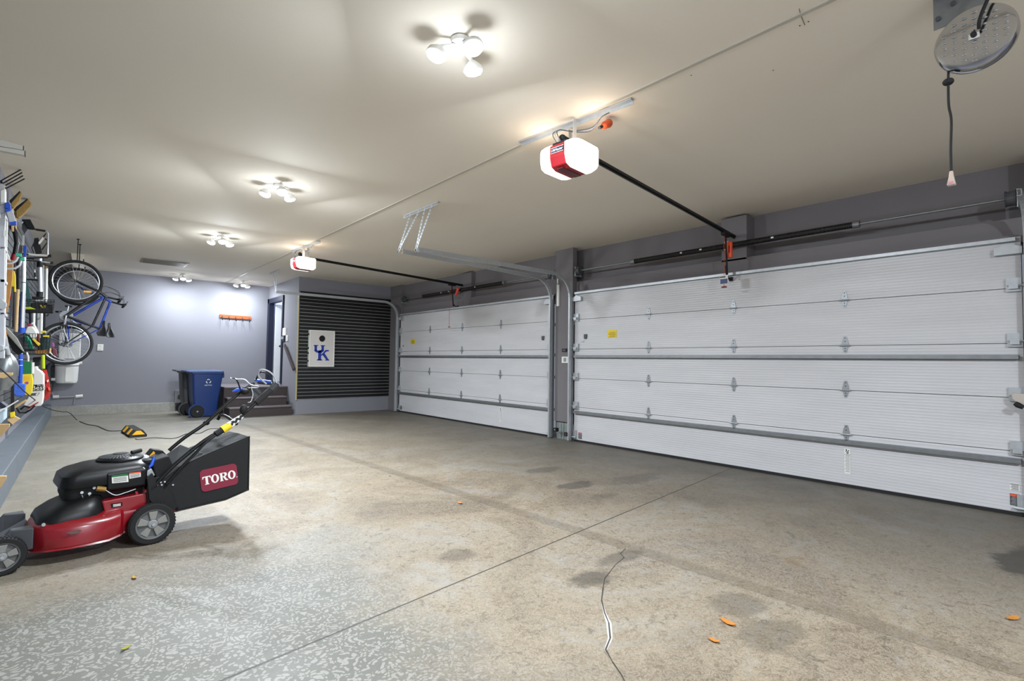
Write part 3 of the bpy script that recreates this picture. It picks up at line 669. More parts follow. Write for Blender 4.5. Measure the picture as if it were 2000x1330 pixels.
# ================================================================== garage door openers
def opener(label, c, e, far=False):
    c = Vector(c); e = Vector(e); ang = math.atan2(e.y-c.y, e.x-c.x)
    t = thing('garage_door_opener', label, 'garage door opener', c, ang)
    # local: x towards the door. body about .30 long (x) x .42 wide (y, with lenses)
    hx, hz = .15, .10
    prof = [(-hx, -.02), (-hx+.02, -.085), (-hx+.07, -.105), (hx-.03, -.105), (hx, -.08), (hx, .07), (hx-.02, .09), (-hx+.03, .09), (-hx, .07)]
    MB().prism([(x, -.075, z) for x, z in prof], (0, .15, 0)).build('motor_housing', m_redp, t, bevel=.006)
    for s_ in (-1, 1):
        rings = []
        for yy, k in ((.076, 1.0), (.12, 1.0), (.165, .93), (.195, .78), (.205, .55)):
            rings.append([(x*k*1.05, s_*yy, (z-.0)*k*1.02) for x, z in prof])
        MB().loft(rings).build('light_lens', m_opl, t, smooth=True)
    MB().box((-.12, -.07, .09), (.13, .07, .105)).build('chassis', m_blackm, t)
    MB().prism([(-hx-.004, -.06, .01), (-hx-.004, .06, .01), (-hx-.004, .06, .05), (-hx-.004, -.06, .05)], (.006, 0, 0)).build('name_plate', m_navy, t)
    MB().prism([(-hx-.0045, -.056, .013), (-hx-.0045, .056, .013), (-hx-.0045, .056, .047), (-hx-.0045, -.056, .047)], (.0, 0, 0)) if 0 else None
    text('LiftMaster', .028, frame((-hx-.0055, 0, .03), (0, -1, 0), (0, 0, 1)), m_paper, t, ext=.0004)
    for zz in (.010, .050): MB().box((-hx-.006, -.06, zz-.0015), (-hx-.004, .06, zz+.0015)).build('plate_border', m_paper, t)
    MB().box((-hx+.03, -.03, -.109), (hx-.03, .03, -.105)).build('belly_plate', mat('dark_red_plastic', '#5c1720', .4), t)
    L_ = (e-c).xy.length; dz = e.z-c.z
    # T rail
    mb = MB(); mb.hexa([(.1,-.018,.10),(L_,-.018,dz+.0),(L_,.018,dz+.0),(.1,.018,.10),(.1,-.018,.125),(L_,-.018,dz+.025),(L_,.018,dz+.025),(.1,.018,.125)])
    mb.hexa([(.1,-.006,.085),(L_,-.006,dz-.018),(L_,.006,dz-.018),(.1,.006,.085),(.1,-.006,.10),(L_,-.006,dz),(L_,.006,dz),(.1,.006,.10)])
    mb.build('rail', m_black, t)
    # trolley, arm to the door, release cord
    xa = L_-.33
    MB().box((xa-.09, -.022, dz-.045+(.1-dz)*(1-xa/L_)), (xa+.09, .022, dz+.0+(.1-dz)*(1-xa/L_))).build('trolley', m_blackm, t)
    zt = dz-.03
    mb = MB(); ad = .44 if far else .52; mb.tube([(xa, 0, zt), (xa+.05, 0, zt-ad)], .011, 8).tube([(xa+.036, .012, zt-ad*.7), (xa+.05, .012, zt-ad+.05), (xa+.12, .012, zt-ad), (L_-.17, .012, zt-ad)], .010, 8).box((L_-.175, -.02, zt-ad-.025), (L_-.15, .02, zt-ad+.025))
    mb.build('door_arm', m_blackm, t)
    MB().tube([(xa-.05, 0, zt), (xa-.052, 0, zt-(.64 if not far else .88))], .0035, 6).build('release_cord', mat('red_cord', '#b8432f', .8), t)
    zc = zt-(.64 if not far else .88)
    MB().tube([(xa-.052, -.03, zc-.005), (xa-.052, .03, zc-.005)], .009, 8).build('release_handle', mat('dark_red_handle', '#8c1620', .5), t)
    # two perforated straps up to the ceiling
    top = H-c.z
    for s_ in (-1, 1):
        mb = MB(); mb.box((-.05 if s_ < 0 else .09, s_*.076-.002, .06), (-.01 if s_ < 0 else .13, s_*.076+.002, top-.01)); mb.build('strap', m_galv, t)
    mb = MB(); mb.box((.0, -.55, top-.012), (.04, .55, top-.002)).box((.036, -.55, top-.035), (.04, .55, top-.002)); mb.build('ceiling_angle', m_galv, t)
    # sockets and looped cables
    mb = MB(); mb.box((-.06, .0, .11), (-.0, .05, .17)); mb.ball((-.05, .03, .16), .03)
    mb.build('plug', m_blackm, t)
    for k in range(3):
        mb = MB(); rr = random.Random(k)
        mb.tube(smoothpath([(-.10, .02*k, .10), (-.12, .03+.02*k, .18), (-.04, .06, .24), (.0, -.02-.02*k, .22-.01*k), (.02, -.20, .20-.012*k), (.0, -.30, .24), (.02, -.36, top-.04)]), .004, 6); mb.build('cable', m_dgrey if k != 1 else m_greyp, t, smooth=True)
    l = bpy.data.lights.new('lamp', 'POINT'); l.energy = 1.6; l.color = (1.0, .80, .62); l.shadow_soft_size = .05
    for s_ in (-1, 1):
        o = bpy.data.objects.new('lamp_glow', l); COL.objects.link(o); o.parent = t; o.location = (0, s_*.27, .13)
    return t, ang, L_, zt, xa
op1, an1, L1_, zt1, xa1 = opener('red and white lit garage door opener nearer the camera', (2.95, 2.78, 2.885), (6.44, 3.14, 2.90))
op2, an2, L2_, zt2, xa2 = opener('red and white lit garage door opener farther away, before the black panelling', (2.95, 8.88, 2.885), (6.44, 9.14, 2.905), True)
def on_opener(op, ang, x, y, z): return op.location + Vector((x*cos(ang)-y*sin(ang), x*sin(ang)+y*cos(ang), z))
p = on_opener(op1, an1, xa1+.06, -.03, zt1-.12)
t = thing('release_pouch', 'orange emergency release tag hanging from the nearer opener rail', 'release tag', p)
MB().box((-.02, -.03, -.15), (.015, .035, .05)).build('tag_body', m_orange, t, bevel=.01)
MB().box((-.022, -.005, -.09), (-.019, .005, .0)).build('slot', m_blackm, t)
p = on_opener(op2, an2, xa2+.13, -.04, zt2-.08)
t = thing('release_pouch', 'red emergency release tag hanging tilted from the farther opener rail', 'release tag', p)
o = MB().box((-.02, -.035, -.13), (.015, .03, .04)).build('tag_body', mat('warm_red', '#e0402c', .45), t, bevel=.01); o.rotation_euler = (.5, 0, 0)
p = on_opener(op1, an1, xa1-.055, 0, zt1-.50)
t = thing('instruction_card', 'small blue and white card hanging on the red release cord', 'card', p)
MB().box((-.003, -.05, -.11), (.003, .05, .0)).build('card', m_paper, t)
MB().box((-.0045, -.046, -.105), (-.0035, .046, -.045)).build('blue_panel', m_blue, t)
MB().box((-.0045, -.02, -.03), (-.0035, .046, -.012)).build('dark_heading', m_dgrey, t)
# orange nightlight/sensor hanging by the first opener's strap
t = thing('orange_lamp', 'orange bulb-shaped warning lamp on the bracket behind the nearer opener', 'lamp', pt(1176, 247, 'y', 2.52))
mb = MB(); d = (pt(1198, 236, 'y', 2.52)-pt(1176, 247, 'y', 2.52)).normalized()
mb.lathe([(.012, 0), (.022, .012), (.030, .035), (.028, .065), (.034, .085), (.030, .105), (.012, .115)], (0, 0, 0), d, 16); mb.build('lamp_cover', mat('orange_glassy', '#c4502a', .3), t, smooth=True)
MB().cyl(-d*.04, d*.003, .012).build('lamp_socket', m_blackm, t)

# ================================================================== chrome cord reel
rx, ry, rz = 3.30, .415, 2.895
t = thing('cord_reel', 'chrome diamond-plate cord reel hung from the ceiling, top right', 'cord reel', (rx, ry, rz))
mb = MB(); mb.lathe([(.0005, 0), (.132, 0), (.150, .006), (.158, .02), (.158, .05), (.150, .064), (.132, .07), (.0005, .07)], (0, 0, 0), (1, 0, 0), 48, cap=False)
mb.build('drum', m_chrome, t, smooth=True)
mb = MB(); 
for i in range(-5, 6):
    for j in range(-5, 6):
        y, z = i*.038, j*.030+(.015 if i % 2 else 0)
        if math.hypot(y, z) > .125 or math.hypot(y-.0, z) < .018: continue
        a = .6 if (i+j) % 2 else -.6
        mb.ball((0, y, z), .015, (.5, .8, .30), 10, 6)
mb.build('tread_pattern', m_chrome, t, smooth=True)
mb = MB(); mb.cyl((-.03, 0, 0), (0, 0, 0), .012); mb.build('hub_bolt', m_blackm, t)
mb = MB(); mb.box((.03, -.05, .12), (.036, .16, H-rz)).box((-.06, -.05, H-rz-.008), (.036, .16, H-rz)); mb.build('mounting_plate', m_steel, t)
for y, z in ((.0, .22), (.08, .22), (.14, .17)): MB().cyl((.02, y, z), (.03, y, z), .012, n=8).build('bolt', m_dgrey, t)
MB().tube(smoothpath([(-.02, -.02, .02), (-.05, -.03, .06), (-.04, -.08, .20), (-.02, -.10, H-rz-.005)]), .008, 8).build('supply_cord', m_blackm, t, smooth=True)
MB().box((-.012, -.02, -.015), (-.006, .02, .01)).build('paper_tag', m_paper, t)
dc = pt(1853, 128, 'x', rx+.03); k = [Vector(pt(x, y, 'x', rx+.03))-Vector((rx, ry, rz)) for x, y in ((1853,126),(1852,160),(1853,205),(1858,235),(1857,290),(1858,338))]
MB().tube(smoothpath(k), .0055, 8).build('drop_cord', m_blackm, t, smooth=True)
MB().ball(k[1], .024, (1, 1, .75)).build('cord_stop', m_blackm, t, smooth=True)
b0 = k[-1]; mb = MB(); mb.loft([[b0+Vector((s1*w_, s2*w_, z)) for s1, s2 in ((-1,-1),(1,-1),(1,1),(-1,1))] for w_, z in ((.007, .01), (.009, -.015), (.015, -.05), (.017, -.062))]); mb.build('socket_end', mat('clear_pink_plastic', '#b9a89a', .3), t, bevel=.003)
MB().box(b0+Vector((-.02, -.006, -.055)), b0+Vector((-.015, .006, -.045))).build('indicator_light', mat('pink_indicator', '#d47fa0', .4), t)
# torn tape marks on the ceiling
t = thing('nail_holes', 'four small nail holes and a scuff on the ceiling beside the seam', 'marks', (3.1, .95, H))
mb = MB()
for q_ in ((1553,36),(1571,28),(1562,50),(1579,42),(1350,147),(1510,137)):
    p = pt(*q_, 'z', H-.001)-Vector((3.1, .95, H)); mb.cyl(p, p+Vector((0,0,-.002)), .004, n=8)
mb.tube([pt(x, y, 'z', H-.001)-Vector((3.1, .95, H)) for x, y in ((1561,17),(1563,27),(1572,49))], .0015, 6)
mb.build('holes', mat('nail_hole', '#4d463c', .9), t)

# ================================================================== BINS
def bin_(label, loc, body_m, lid_m, logo, wide=.60):
    t = thing('wheeled_bin', label, 'bin', loc)
    def ring(x0, x1, y0, y1, z, r=.04):
        P = []
        for cx, cy, a0 in ((x1-r, y1-r, 0), (x0+r, y1-r, 90), (x0+r, y0+r, 180), (x1-r, y0+r, 270)):
            for k in range(4): a = math.radians(a0+k*30); P.append(Vector((cx+r*cos(a), cy+r*sin(a), z)))
        return P
    MB().loft([ring(.08, .50, .07, .52, .02), ring(.03, .53, .04, .55, .45), ring(0, .58, .0, .58, .90), ring(-.0, .585, -.0, .585, .93)]).build('body', body_m, t, smooth=True)
    MB().loft([ring(-.03, .60, -.02, .60, .93), ring(-.03, .60, -.02, .60, .965)]).build('rim', body_m, t, bevel=.005)
    MB().box((.55, .04, .84), (.612, .56, .93)).build('front_grip', body_m, t, bevel=.01)
    MB().loft([ring(-.10, .60, -.01, .60, .965, .05), ring(-.10, .60, -.01, .60, .985, .05), ring(-.02, .50, .08, .50, 1.015, .05)]).build('lid', lid_m, t, smooth=True)
    MB().tube([(-.12, .08, .99), (-.12, .50, .99)], .014, 8).build('lid_handle', body_m, t)
    for y in (-.01, .55):
        w = MB().lathe([(.03, 0), (.118, 0), (.13, .012), (.13, .04), (.118, .05), (.03, .05)], (.11, y, .132), (0, 1, 0), 28).build('wheel', m_blackm, t, smooth=True)
        MB().cyl((.11, y-.006, .132), (.11, y+.002, .132), .018, n=12).build('hub_cap', m_greyp, w)
    MB().lathe([(.145, 0), (.16, 0), (.16, .03), (.145, .03)], (.11, .028, .132), (0, 1, 0), 28).build('wheel_arch', body_m, t, smooth=True)
    if logo:
        c = Vector((.30, -.0, .775)); 
        mt = frame((.30, .0055, .77), (1, 0, 0), (0, -.10, 1))
        mb = MB()
        def TR(x, y, z=.0): return mt @ Vector((x, y, z))
        for k in range(3):
            a = math.radians(90+120*k)
            def rot(x, y): return (x*cos(a)-y*sin(a), x*sin(a)+y*cos(a))
            for poly in ([(.030,-.024),(.044,-.018),(.052,.0),(.044,.018),(.034,.013),(.038,0),(.034,-.008),(.024,-.012)], [(.040,.028),(.022,.024),(.034,.006),(.050,.016)]):
                mb.prism([TR(*rot(x, y)) for x, y in poly], (mt.to_3x3() @ Vector((0, 0, .004))))
        mb.build('recycling_symbol', m_paper, t)
        mt2 = frame((.30, .012, .685), (1, 0, 0), (0, -.10, 1)); text('RECYCLE', .034, mt2, m_paper, t, ext=.003)
    return t
bb = bin_('blue recycling bin with white recycling symbol, in front of the grey bin', (2.02, 12.75, 0), m_blue, mat('slate_blue_lid', '#2c4a74', .35), True)
gb = bin_('dark grey wheeled bin standing behind the blue recycling bin', (1.93, 13.42, 0), mat('charcoal_plastic', '#3b3d41', .5), mat('charcoal_lid', '#3f444c', .4), False)
bb.rotation_euler = (0, 0, .02)

# ================================================================== PARKING STOP
t = thing('parking_stop', 'small black and yellow rubber parking stop lying on the concrete', 'parking stop', (.895, 10.16, 0), math.radians(4))
prof = [(-.115, 0), (.115, 0), (.115, .035), (.055, .115), (-.055, .115), (-.115, .035)]
MB().prism([(x, 0, z) for x, z in prof], (0, .80, 0)).build('body', m_rubber, t, bevel=.006)
MB().prism([(-.085, -.001, .04), (.085, -.001, .04), (.028, -.001, .102), (-.028, -.001, .102)], (0, -.002, 0)).build('end_reflector', m_amber, t)
for y in (.12, .5):
    a, b_ = Vector((-.1165, y, .037)), Vector((-.0565, y, .117)); MB().prism([a, a+Vector((0, .15, 0)), b_+Vector((0, .15, 0)), b_], Vector((-.002, 0, .002))).build('side_reflector', m_amber, t)

# cable from the ledge across the floor
P = [pt(-4, 716, 'y', 5.7), pt(20, 737, 'y', 6.4), pt(45, 762, 'y', 7.3), pt(62, 776, 'y', 8.2), pt(84, 793, 'y', 11.6), pt(98, 799, 'y', 12.6), pt(106, 801.5, 'y', 12.9), pt(120, 804, 'y', 12.9), pt(135, 806, 'y', 12.8)]
P += [pt(x, y, 'z', .007) for x, y in ((150,820),(158,824),(172,829),(190,832),(212,841),(238,841),(247,842))]
P2_ = [pt(x, y, 'z', .007) for x, y in ((264,857),(273,858),(300,855),(340,856),(365,847),(390,846),(408,838),(430,837))]
MB().tube(smoothpath(P), .006, 6).build('power_cable', m_rubber); o = bpy.data.objects['power_cable']; tag(o, 'thin black cable running from the left wall over the ledge to the parking stop', 'cable')
o = MB().tube(smoothpath(P2_), .005, 6).build('power_cable', m_rubber); tag(o, 'thin black cable on the floor from the parking stop towards the mower', 'cable')

#PART2
# ================================================================== BICYCLES hung nose-up by the front wheel
def wheel(t, c, R, tyre_m, name):
    c = Vector(c); n = 48
    o = MB().tube([c+Vector((R*cos(2*pi*k/n), 0, R*sin(2*pi*k/n))) for k in range(n)], .023, 10, closed=True).build(name, tyre_m, t, smooth=True)
    MB().tube([c+Vector(((R-.032)*cos(2*pi*k/n), 0, (R-.032)*sin(2*pi*k/n))) for k in range(n)], .009, 8, closed=True).build('rim', m_silver, o, smooth=True)
    mb = MB()
    for k in range(28):
        a = 2*pi*k/28; b_ = a+(.35 if k % 2 else -.35)*(1 if (k//2) % 2 else -1)
        mb.tube([c+Vector((.02*cos(b_), (.028 if k % 2 else -.028), .02*sin(b_))), c+Vector(((R-.035)*cos(a), 0, (R-.035)*sin(a)))], .0014, 4)
    mb.build('spokes', m_silver, o)
    MB().lathe([(.012, -.05), (.026, -.035), (.014, -.02), (.014, .02), (.026, .035), (.012, .05)], c, (0, 1, 0), 14).build('hub', m_steel, o, smooth=True)
    return o
def saddle(t, c, tilt, m):
    # bike is nose-up: saddle long axis is vertical (z), thickness along x
    mb = MB(); rings = []
    for z, w_, x in ((-.125, .045, .008), (-.12, .07, .0), (-.07, .088, -.01), (-.01, .055, .0), (.05, .028, .0), (.11, .020, .003), (.135, .012, .012)):
        rings.append([Vector((x+.028*cos(a)*(1 if cos(a) > 0 else .45)*(.5+w_*6), w_*sin(a), z)) for a in [2*pi*k/14 for k in range(14)]])
    mb.loft(rings); o = mb.build('saddle', m, t, smooth=True); o.location = c; o.rotation_euler = (0, tilt, -.95); return o
def bike(name, label, yy, fm, g, R, rot_bar=0, fender=False):
    t = thing('bicycle', label, 'bicycle', (g['bb'][0], yy, g['bb'][1]), group='bicycles hung by the front wheel')
    O = Vector((g['bb'][0], 0, g['bb'][1]))
    V = lambda p, y=0: Vector((p[0], y, p[1]))-O
    fh, rh, bbk, hb_, ht, sc_, cr_, stem = V(g['fh']), V(g['rh']), V(g['bb']), V(g['hb']), V(g['ht']), V(g['sc']), V(g['crown']), V(g['stem'])
    wheel(t, fh, R, m_rubber, 'front_wheel'); wheel(t, rh, R, m_rubber, 'rear_wheel')
    mb = MB(); mb.tube([bbk, hb_], .021, 12).tube([sc_, ht], .018, 12).tube([bbk, sc_+(sc_-bbk).normalized()*.03], .017, 12).tube([hb_-(ht-hb_).normalized()*.02, ht+(ht-hb_).normalized()*.02], .022, 12)
    mb.cyl(bbk+Vector((0,-.036,0)), bbk+Vector((0,.036,0)), .022)
    for s_ in (-1, 1):
        mb.tube([bbk+Vector((0, s_*.03, 0)), rh+Vector((0, s_*.065, 0))], .010, 8).tube([sc_+Vector((0, s_*.02, 0)), rh+Vector((0, s_*.065, 0))], .009, 8)
    mb.build('frame', fm, t, smooth=True)
    mb = MB()
    for s_ in (-1, 1): mb.tube([cr_+Vector((0, s_*.045, 0)), fh+Vector((0, s_*.052, 0))], .015, 10)
    mb.tube([cr_+Vector((0,-.05,0)), cr_+Vector((0,.05,0))], .018, 10).tube([cr_, hb_], .016, 10)
    mb.build('fork', g['fork'], t, smooth=True)
    mb = MB(); mb.tube([ht, stem], .015, 10); mb.build('stem', m_blackm, t, smooth=True)
    bar = [stem+Vector((.03, -.30, -.02)), stem+Vector((.05, -.16, .0)), stem+Vector((.0, -.05, 0)), stem+Vector((.0, .05, 0)), stem+Vector((.05, .16, .0)), stem+Vector((.03, .30, -.02))]
    o = MB().tube(smoothpath(bar, 4), .012, 8).build('handlebar', m_blackm, t, smooth=True)
    for i, j in ((0, 1), (5, 4)):
        MB().tube([bar[i], bar[i].lerp(bar[j], .7)], .018, 10).build('grip', m_rubber, o)
        mb = MB(); q = bar[i].lerp(bar[j], .8); mb.tube([q, q+Vector((.03, 0, .05)), bar[i]+Vector((.02, 0, .055))], .006, 6); mb.build('brake_lever', m_dgrey, o)
    mb = MB()
    for k_ in range(2):
        mb.tube(smoothpath([stem+Vector((.03, -.14+.28*k_, .02)), stem+Vector((.0, -.08+.16*k_, .13)), (stem+cr_)/2+Vector((-.02, 0, .14)), cr_+Vector((.03, 0, .03))]), .0028, 5)
    mb.build('brake_cables', m_blackm, t, smooth=True)
    sp = sc_+(sc_-bbk).normalized()*.11
    MB().tube([sc_, sp], .0135, 10).build('seat_post', m_silver if g.get('silverpost') else m_blackm, t, smooth=True)
    saddle(t, sp+Vector((.035, 0, .01)), g['tilt'], m_black)
    # cranks
    d = Vector((g['crank'][0], 0, g['crank'][1])).normalized()
    MB().lathe([(.085, -.002), (.088, 0), (.085, .002)], bbk+Vector((0, .045, 0)), (0, 1, 0), 28).build('chainring', m_steel, t)
    for s_ in (-1, 1):
        e = bbk+Vector((0, s_*.07, 0))+d*(.165*s_)
        c_ = MB().tube([bbk+Vector((0, s_*.06, 0)), e], .010, 8).build('crank_arm', m_silver, t, smooth=True)
        MB().box(e+Vector((-.045, .0 if s_ > 0 else -.10, -.012)), e+Vector((.045, .10 if s_ > 0 else .0, .012))).build('pedal', m_blackm, c_, bevel=.004)
    mb = MB(); a_ = bbk+Vector((-.085, .045, 0)); b_ = rh+Vector((-.035, .045, 0)); mb.tube([a_, b_], .004, 5).tube([bbk+Vector((.085, .045, 0)), rh+Vector((.035, .045, 0))], .004, 5); mb.build('chain', m_steel, t)
    MB().lathe([(.04, -.012), (.05, 0), (.03, .012)], rh+Vector((0, .045, 0)), (0, 1, 0), 20).build('sprockets', m_steel, t)
    mb = MB(); mb.tube(smoothpath([rh+Vector((0,.06,0)), rh+Vector((-.06,.06,-.03)), rh+Vector((-.10,.055,.02))]), .010, 8); mb.build('derailleur', m_blackm, t)
    if g.get('stand'):
        MB().tube([rh+Vector((.03, -.07, .03)), rh.lerp(bbk, .5)+Vector((-.03, -.08, 0)), bbk+Vector((-.0, -.07, -.06))], .008, 8).build('kickstand', m_silver, t, smooth=True)
    if g.get('refl'):
        MB().box(fh+Vector((.10, -.006, -.17)), fh+Vector((.20, .006, -.14))).build('spoke_reflector', m_amber, t)
    return t
gA = dict(bb=(-.047,1.925), fh=(.055,2.495), rh=(-.035,1.478), hb=(.365,2.345), ht=(.445,2.275), sc=(.285,1.775), crown=(.315,2.372), stem=(.60,2.245), tilt=.10, crank=(.12,.9), fork=m_blackm, stand=True, refl=True)
bA = bike('a', 'nearer bicycle with dark frame, hanging nose-up with its wheels to the left wall', 11.0, mat('gloss_black_paint', '#15161b', .25, coat=.6), gA, .325)
gB = dict(bb=(-.02,1.915), fh=(.085,2.46), rh=(.0,1.47), hb=(.43,2.30), ht=(.53,2.245), sc=(.40,1.76), crown=(.37,2.33), stem=(.69,2.20), tilt=-.25, crank=(-.6,.5), fork=m_blue, silverpost=True)
bB = bike('b', 'farther bicycle with blue frame, hanging nose-up behind the dark one', 11.5, mat('blue_bike_paint', '#1a3fae', .25, coat=.6), gB, .30)
for bk, gg, y, R in ((bA, gA, 11.0, .325), (bB, gB, 11.5, .30)):
    t = thing('bicycle_hook', 'black ceiling hook holding the front wheel of the %s bicycle' % ('nearer dark' if bk is bA else 'farther blue'), 'hook', (gg['fh'][0], y, H))
    z = gg['fh'][1]+R-H
    MB().tube([(0,0,0),(0,0,z+.06)]+[(.04-.04*cos(a), 0, z-.0+.0-.045*sin(a)+.02) for a in [k*pi/6 for k in range(0, 7)]]+[(.08, 0, z+.05)], .007, 8).build('hook_rod', m_blackm, t, smooth=True)
    MB().lathe([(.02, 0), (.02, -.01), (.008, -.016)], (0,0,0)).build('hook_flange', m_blackm, t)

# ================================================================== LAWN MOWER
mo = Vector((.478, 4.332, 0)); mang = math.atan2(.127, .992)
mw = thing('lawn_mower', 'red and black walk-behind lawn mower with a black grass bag', 'lawn mower', mo, mang)
mR = Matrix.Rotation(-mang, 3, 'Z'); ma = Vector((-sin(mang), cos(mang), 0))
def ML(px, py, v):
    d = fw + rt*((px-1000)/FPX) - up*((py-665)/FPX)
    t = (v-(EYE-mo).dot(ma))/d.dot(ma); return mR @ (EYE+d*t-mo)
def L3(l, v): return [ML(*p, v) for p in l]
def mwheel(c, R, w_, near):
    c = Vector(c); s_ = -1 if near else 1
    o = MB().lathe([(R*.70, -w_/2), (R*.93, -w_/2), (R, -w_*.3), (R, w_*.3), (R*.93, w_/2), (R*.70, w_/2)], c, (0, 1, 0), 44, cap=False).build('wheel', m_rubber, mw, smooth=True)
    mb = MB(); k = 40
    for i in range(k):
        a = 2*pi*i/k
        for q in (-1, 1):
            p = c+Vector((R*cos(a+q*.03), q*w_*.2, R*sin(a+q*.03))); n = Vector((cos(a), 0, sin(a))); tg = Vector((-sin(a), 0, cos(a)))
            mb.prism([p-tg*.004+Vector((0,-w_*.18,0)), p+tg*.004+Vector((0,-w_*.18,0)), p+tg*.008+Vector((0,w_*.18,0)), p+Vector((0,w_*.18,0))], n*.0022)
    mb.build('tread', m_rubber, o)
    MB().lathe([(R*.12, -w_*.30), (R*.60, -w_*.18), (R*.66, -w_*.46), (R*.72, -w_*.52), (R*.72, w_*.52), (R*.66, w_*.46), (R*.60, w_*.18), (R*.12, w_*.3)], c, (0, 1, 0), 40, cap=False).build('wheel_rim', mat('wheel_disc_grey', '#5c5d5e', .5, noise=.1), o, smooth=True)
    mb = MB()
    for i in range(5):
        a = 2*pi*i/5+.3; u = Vector((cos(a), 0, sin(a))); tg = Vector((-sin(a), 0, cos(a))); y = c+Vector((0, s_*w_*.2, 0)); th = Vector((0, s_*w_*.26, 0))
        mb.prism([y+u*R*.22-tg*R*.11, y+u*R*.62-tg*R*.20, y+u*R*.62+tg*R*.20, y+u*R*.22+tg*R*.11], th)
    mb.build('spoke', mat('light_grey_hub', '#83837e', .5, noise=.12, nscale=20), o, bevel=.003)
    mb = MB(); mb.lathe([(.002, -w_*.60), (R*.17, -w_*.60), (R*.22, -w_*.45), (R*.22, w_*.45), (R*.17, w_*.6), (.002, w_*.6)], c, (0, 1, 0), 20); mb.build('hub', m_greyp, o, smooth=True)
    MB().cyl(c+Vector((0, s_*w_*.6, 0)), c+Vector((0, s_*w_*.78, 0)), .009, n=6).build('axle_nut', m_galv, o)
    return o
mwheel((0, .0, .137), .137, .052, True); mwheel((0, .50, .137), .137, .052, False)
mwheel((-.735, .0, .110), .110, .05, True); mwheel((-.70, .52, .110), .110, .05, False)
MB().cyl((0, 0, .137), (0, .5, .137), .009).build('rear_axle', m_steel, mw)
MB().cyl((-.735, 0, .11), (-.70, .52, .11), .009).build('front_axle', m_steel, mw)
# deck
def outl(k=0., fr=0.):
    P = [(-.625+k, .27), (-.62+k, .13), (-.595+k, .05), (-.54, -.005+k), (-.44, -.035+k), (-.34, -.04+k), (-.24, -.03+k), (-.175, -.005+k), (-.15, .045+k*.6), (.06, .05+k*.4), (.10, .06), (.10, .44), (.06, .45-k*.4), (-.17, .46-k), (-.30, .53-k), (-.44, .53-k), (-.55, .47-k), (-.60+k, .38)]
    return P
rings = []
for z, k in ((.085, -.004), (.095, .004), (.10, .0), (.205, .004), (.232, .020), (.245, .045), (.262, .085)):
    rings.append([(x, y, z+(.012 if x > -.2 else 0)) for x, y in outl(k)])
mb = MB(); mb.loft(rings)
mb.build('deck', m_red, mw, smooth=True)
mb = MB(); mb.loft([[(-.20,.055,.10),(.075,.055,.16),(.10,.075,.16),(.10,.425,.16),(-.20,.44,.10)], [(-.255,.055,.26),(.06,.055,.26),(.08,.075,.24),(.08,.425,.24),(-.255,.44,.26)], [(-.27,.06,.325),(-.03,.06,.338),(.0,.08,.338),(.0,.42,.338),(-.27,.43,.325)]])
mb.build('deck_housing', m_red, mw, bevel=.008)
MB().prism(L3([(211,1010),(234,1003),(235,1018),(229,1028)], -.03), (0,.004,0)).build('deck_seam_plate', m_red, mw) if 0 else None
# worn scuff plates and small stickers
MB().prism(L3([(127,1041),(146,1036),(153,1034),(160,1036),(155,1041),(140,1044)], -.0445), (0,.001,0)).build('scuff', mat('worn_grey_scuff', '#6a4a48', .8, noise=.3, nscale=60), mw)
o = MB().prism(L3([(217,984),(239,981),(239,988),(218,992)], .052), (0,.003,0)).build('deck_sticker', m_black, mw)
mb = MB()
for i in range(2): mb.prism(L3([(221,985.5+i*2.6),(236,983.3+i*2.6),(236,984.9+i*2.6),(221,987.1+i*2.6)], .0515), (0,.001,0))
mb.build('sticker_print', m_paper, o)
# front arms to the wheels
for v, s_ in ((.03, 1), (.47, -1)):
    mb = MB(); mb.loft([[(-.60, v-.02, .115), (-.60, v+.075, .115), (-.60, v+.075, .24), (-.60, v-.02, .24)], [(-.70, v-.0, .10), (-.70, v+.045, .10), (-.70, v+.045, .245), (-.70, v, .245)], [(-.78, v, .085), (-.78, v+.03, .085), (-.78, v+.03, .15), (-.78, v, .15)]])
    mb.build('front_arm', m_dgrey, mw, bevel=.006)
mb = MB(); mb.loft([[(-.60, .10, .10), (-.60, .42, .10), (-.60, .42, .215), (-.60, .10, .215)], [(-.74, .14, .09), (-.74, .38, .09), (-.74, .38, .15), (-.74, .14, .15)]]); mb.build('front_bar_cover', m_dgrey, mw, bevel=.01)
MB().prism([(-.715,.17,.163),(-.65,.16,.194),(-.65,.26,.194),(-.715,.26,.163)], (.0,0,.003)).build('front_sticker', m_paper, mw)
# black shroud in front of the engine
mb = MB()
def rr(x0, x1, y0, y1, z, r, zt=0):
    P = []
    for cx, cy, a0 in ((x1-r, y1-r, 0), (x0+r, y1-r, 90), (x0+r, y0+r, 180), (x1-r, y0+r, 270)):
        for k in range(5):
            a = math.radians(a0+k*22.5); x = cx+r*cos(a); P.append(Vector((x, cy+r*sin(a), z+zt*(x-x0))))
    return P
mb.loft([rr(-.585,-.24,.015,.47,.205,.10), rr(-.585,-.24,.015,.47,.24,.10,.05), rr(-.57,-.245,.03,.455,.275,.10,.12), rr(-.52,-.26,.06,.42,.315,.09,.18), rr(-.46,-.28,.10,.38,.345,.07,.18)])
mb.build('belt_cover', m_black, mw, smooth=True)
for p in ((-.265,.012,.235),(-.555,.03,.245)): MB().cyl(Vector(p)+Vector((0,-.004,-.0)), Vector(p)+Vector((0,.01,0)), .010, n=8).build('bolt', m_galv, mw)
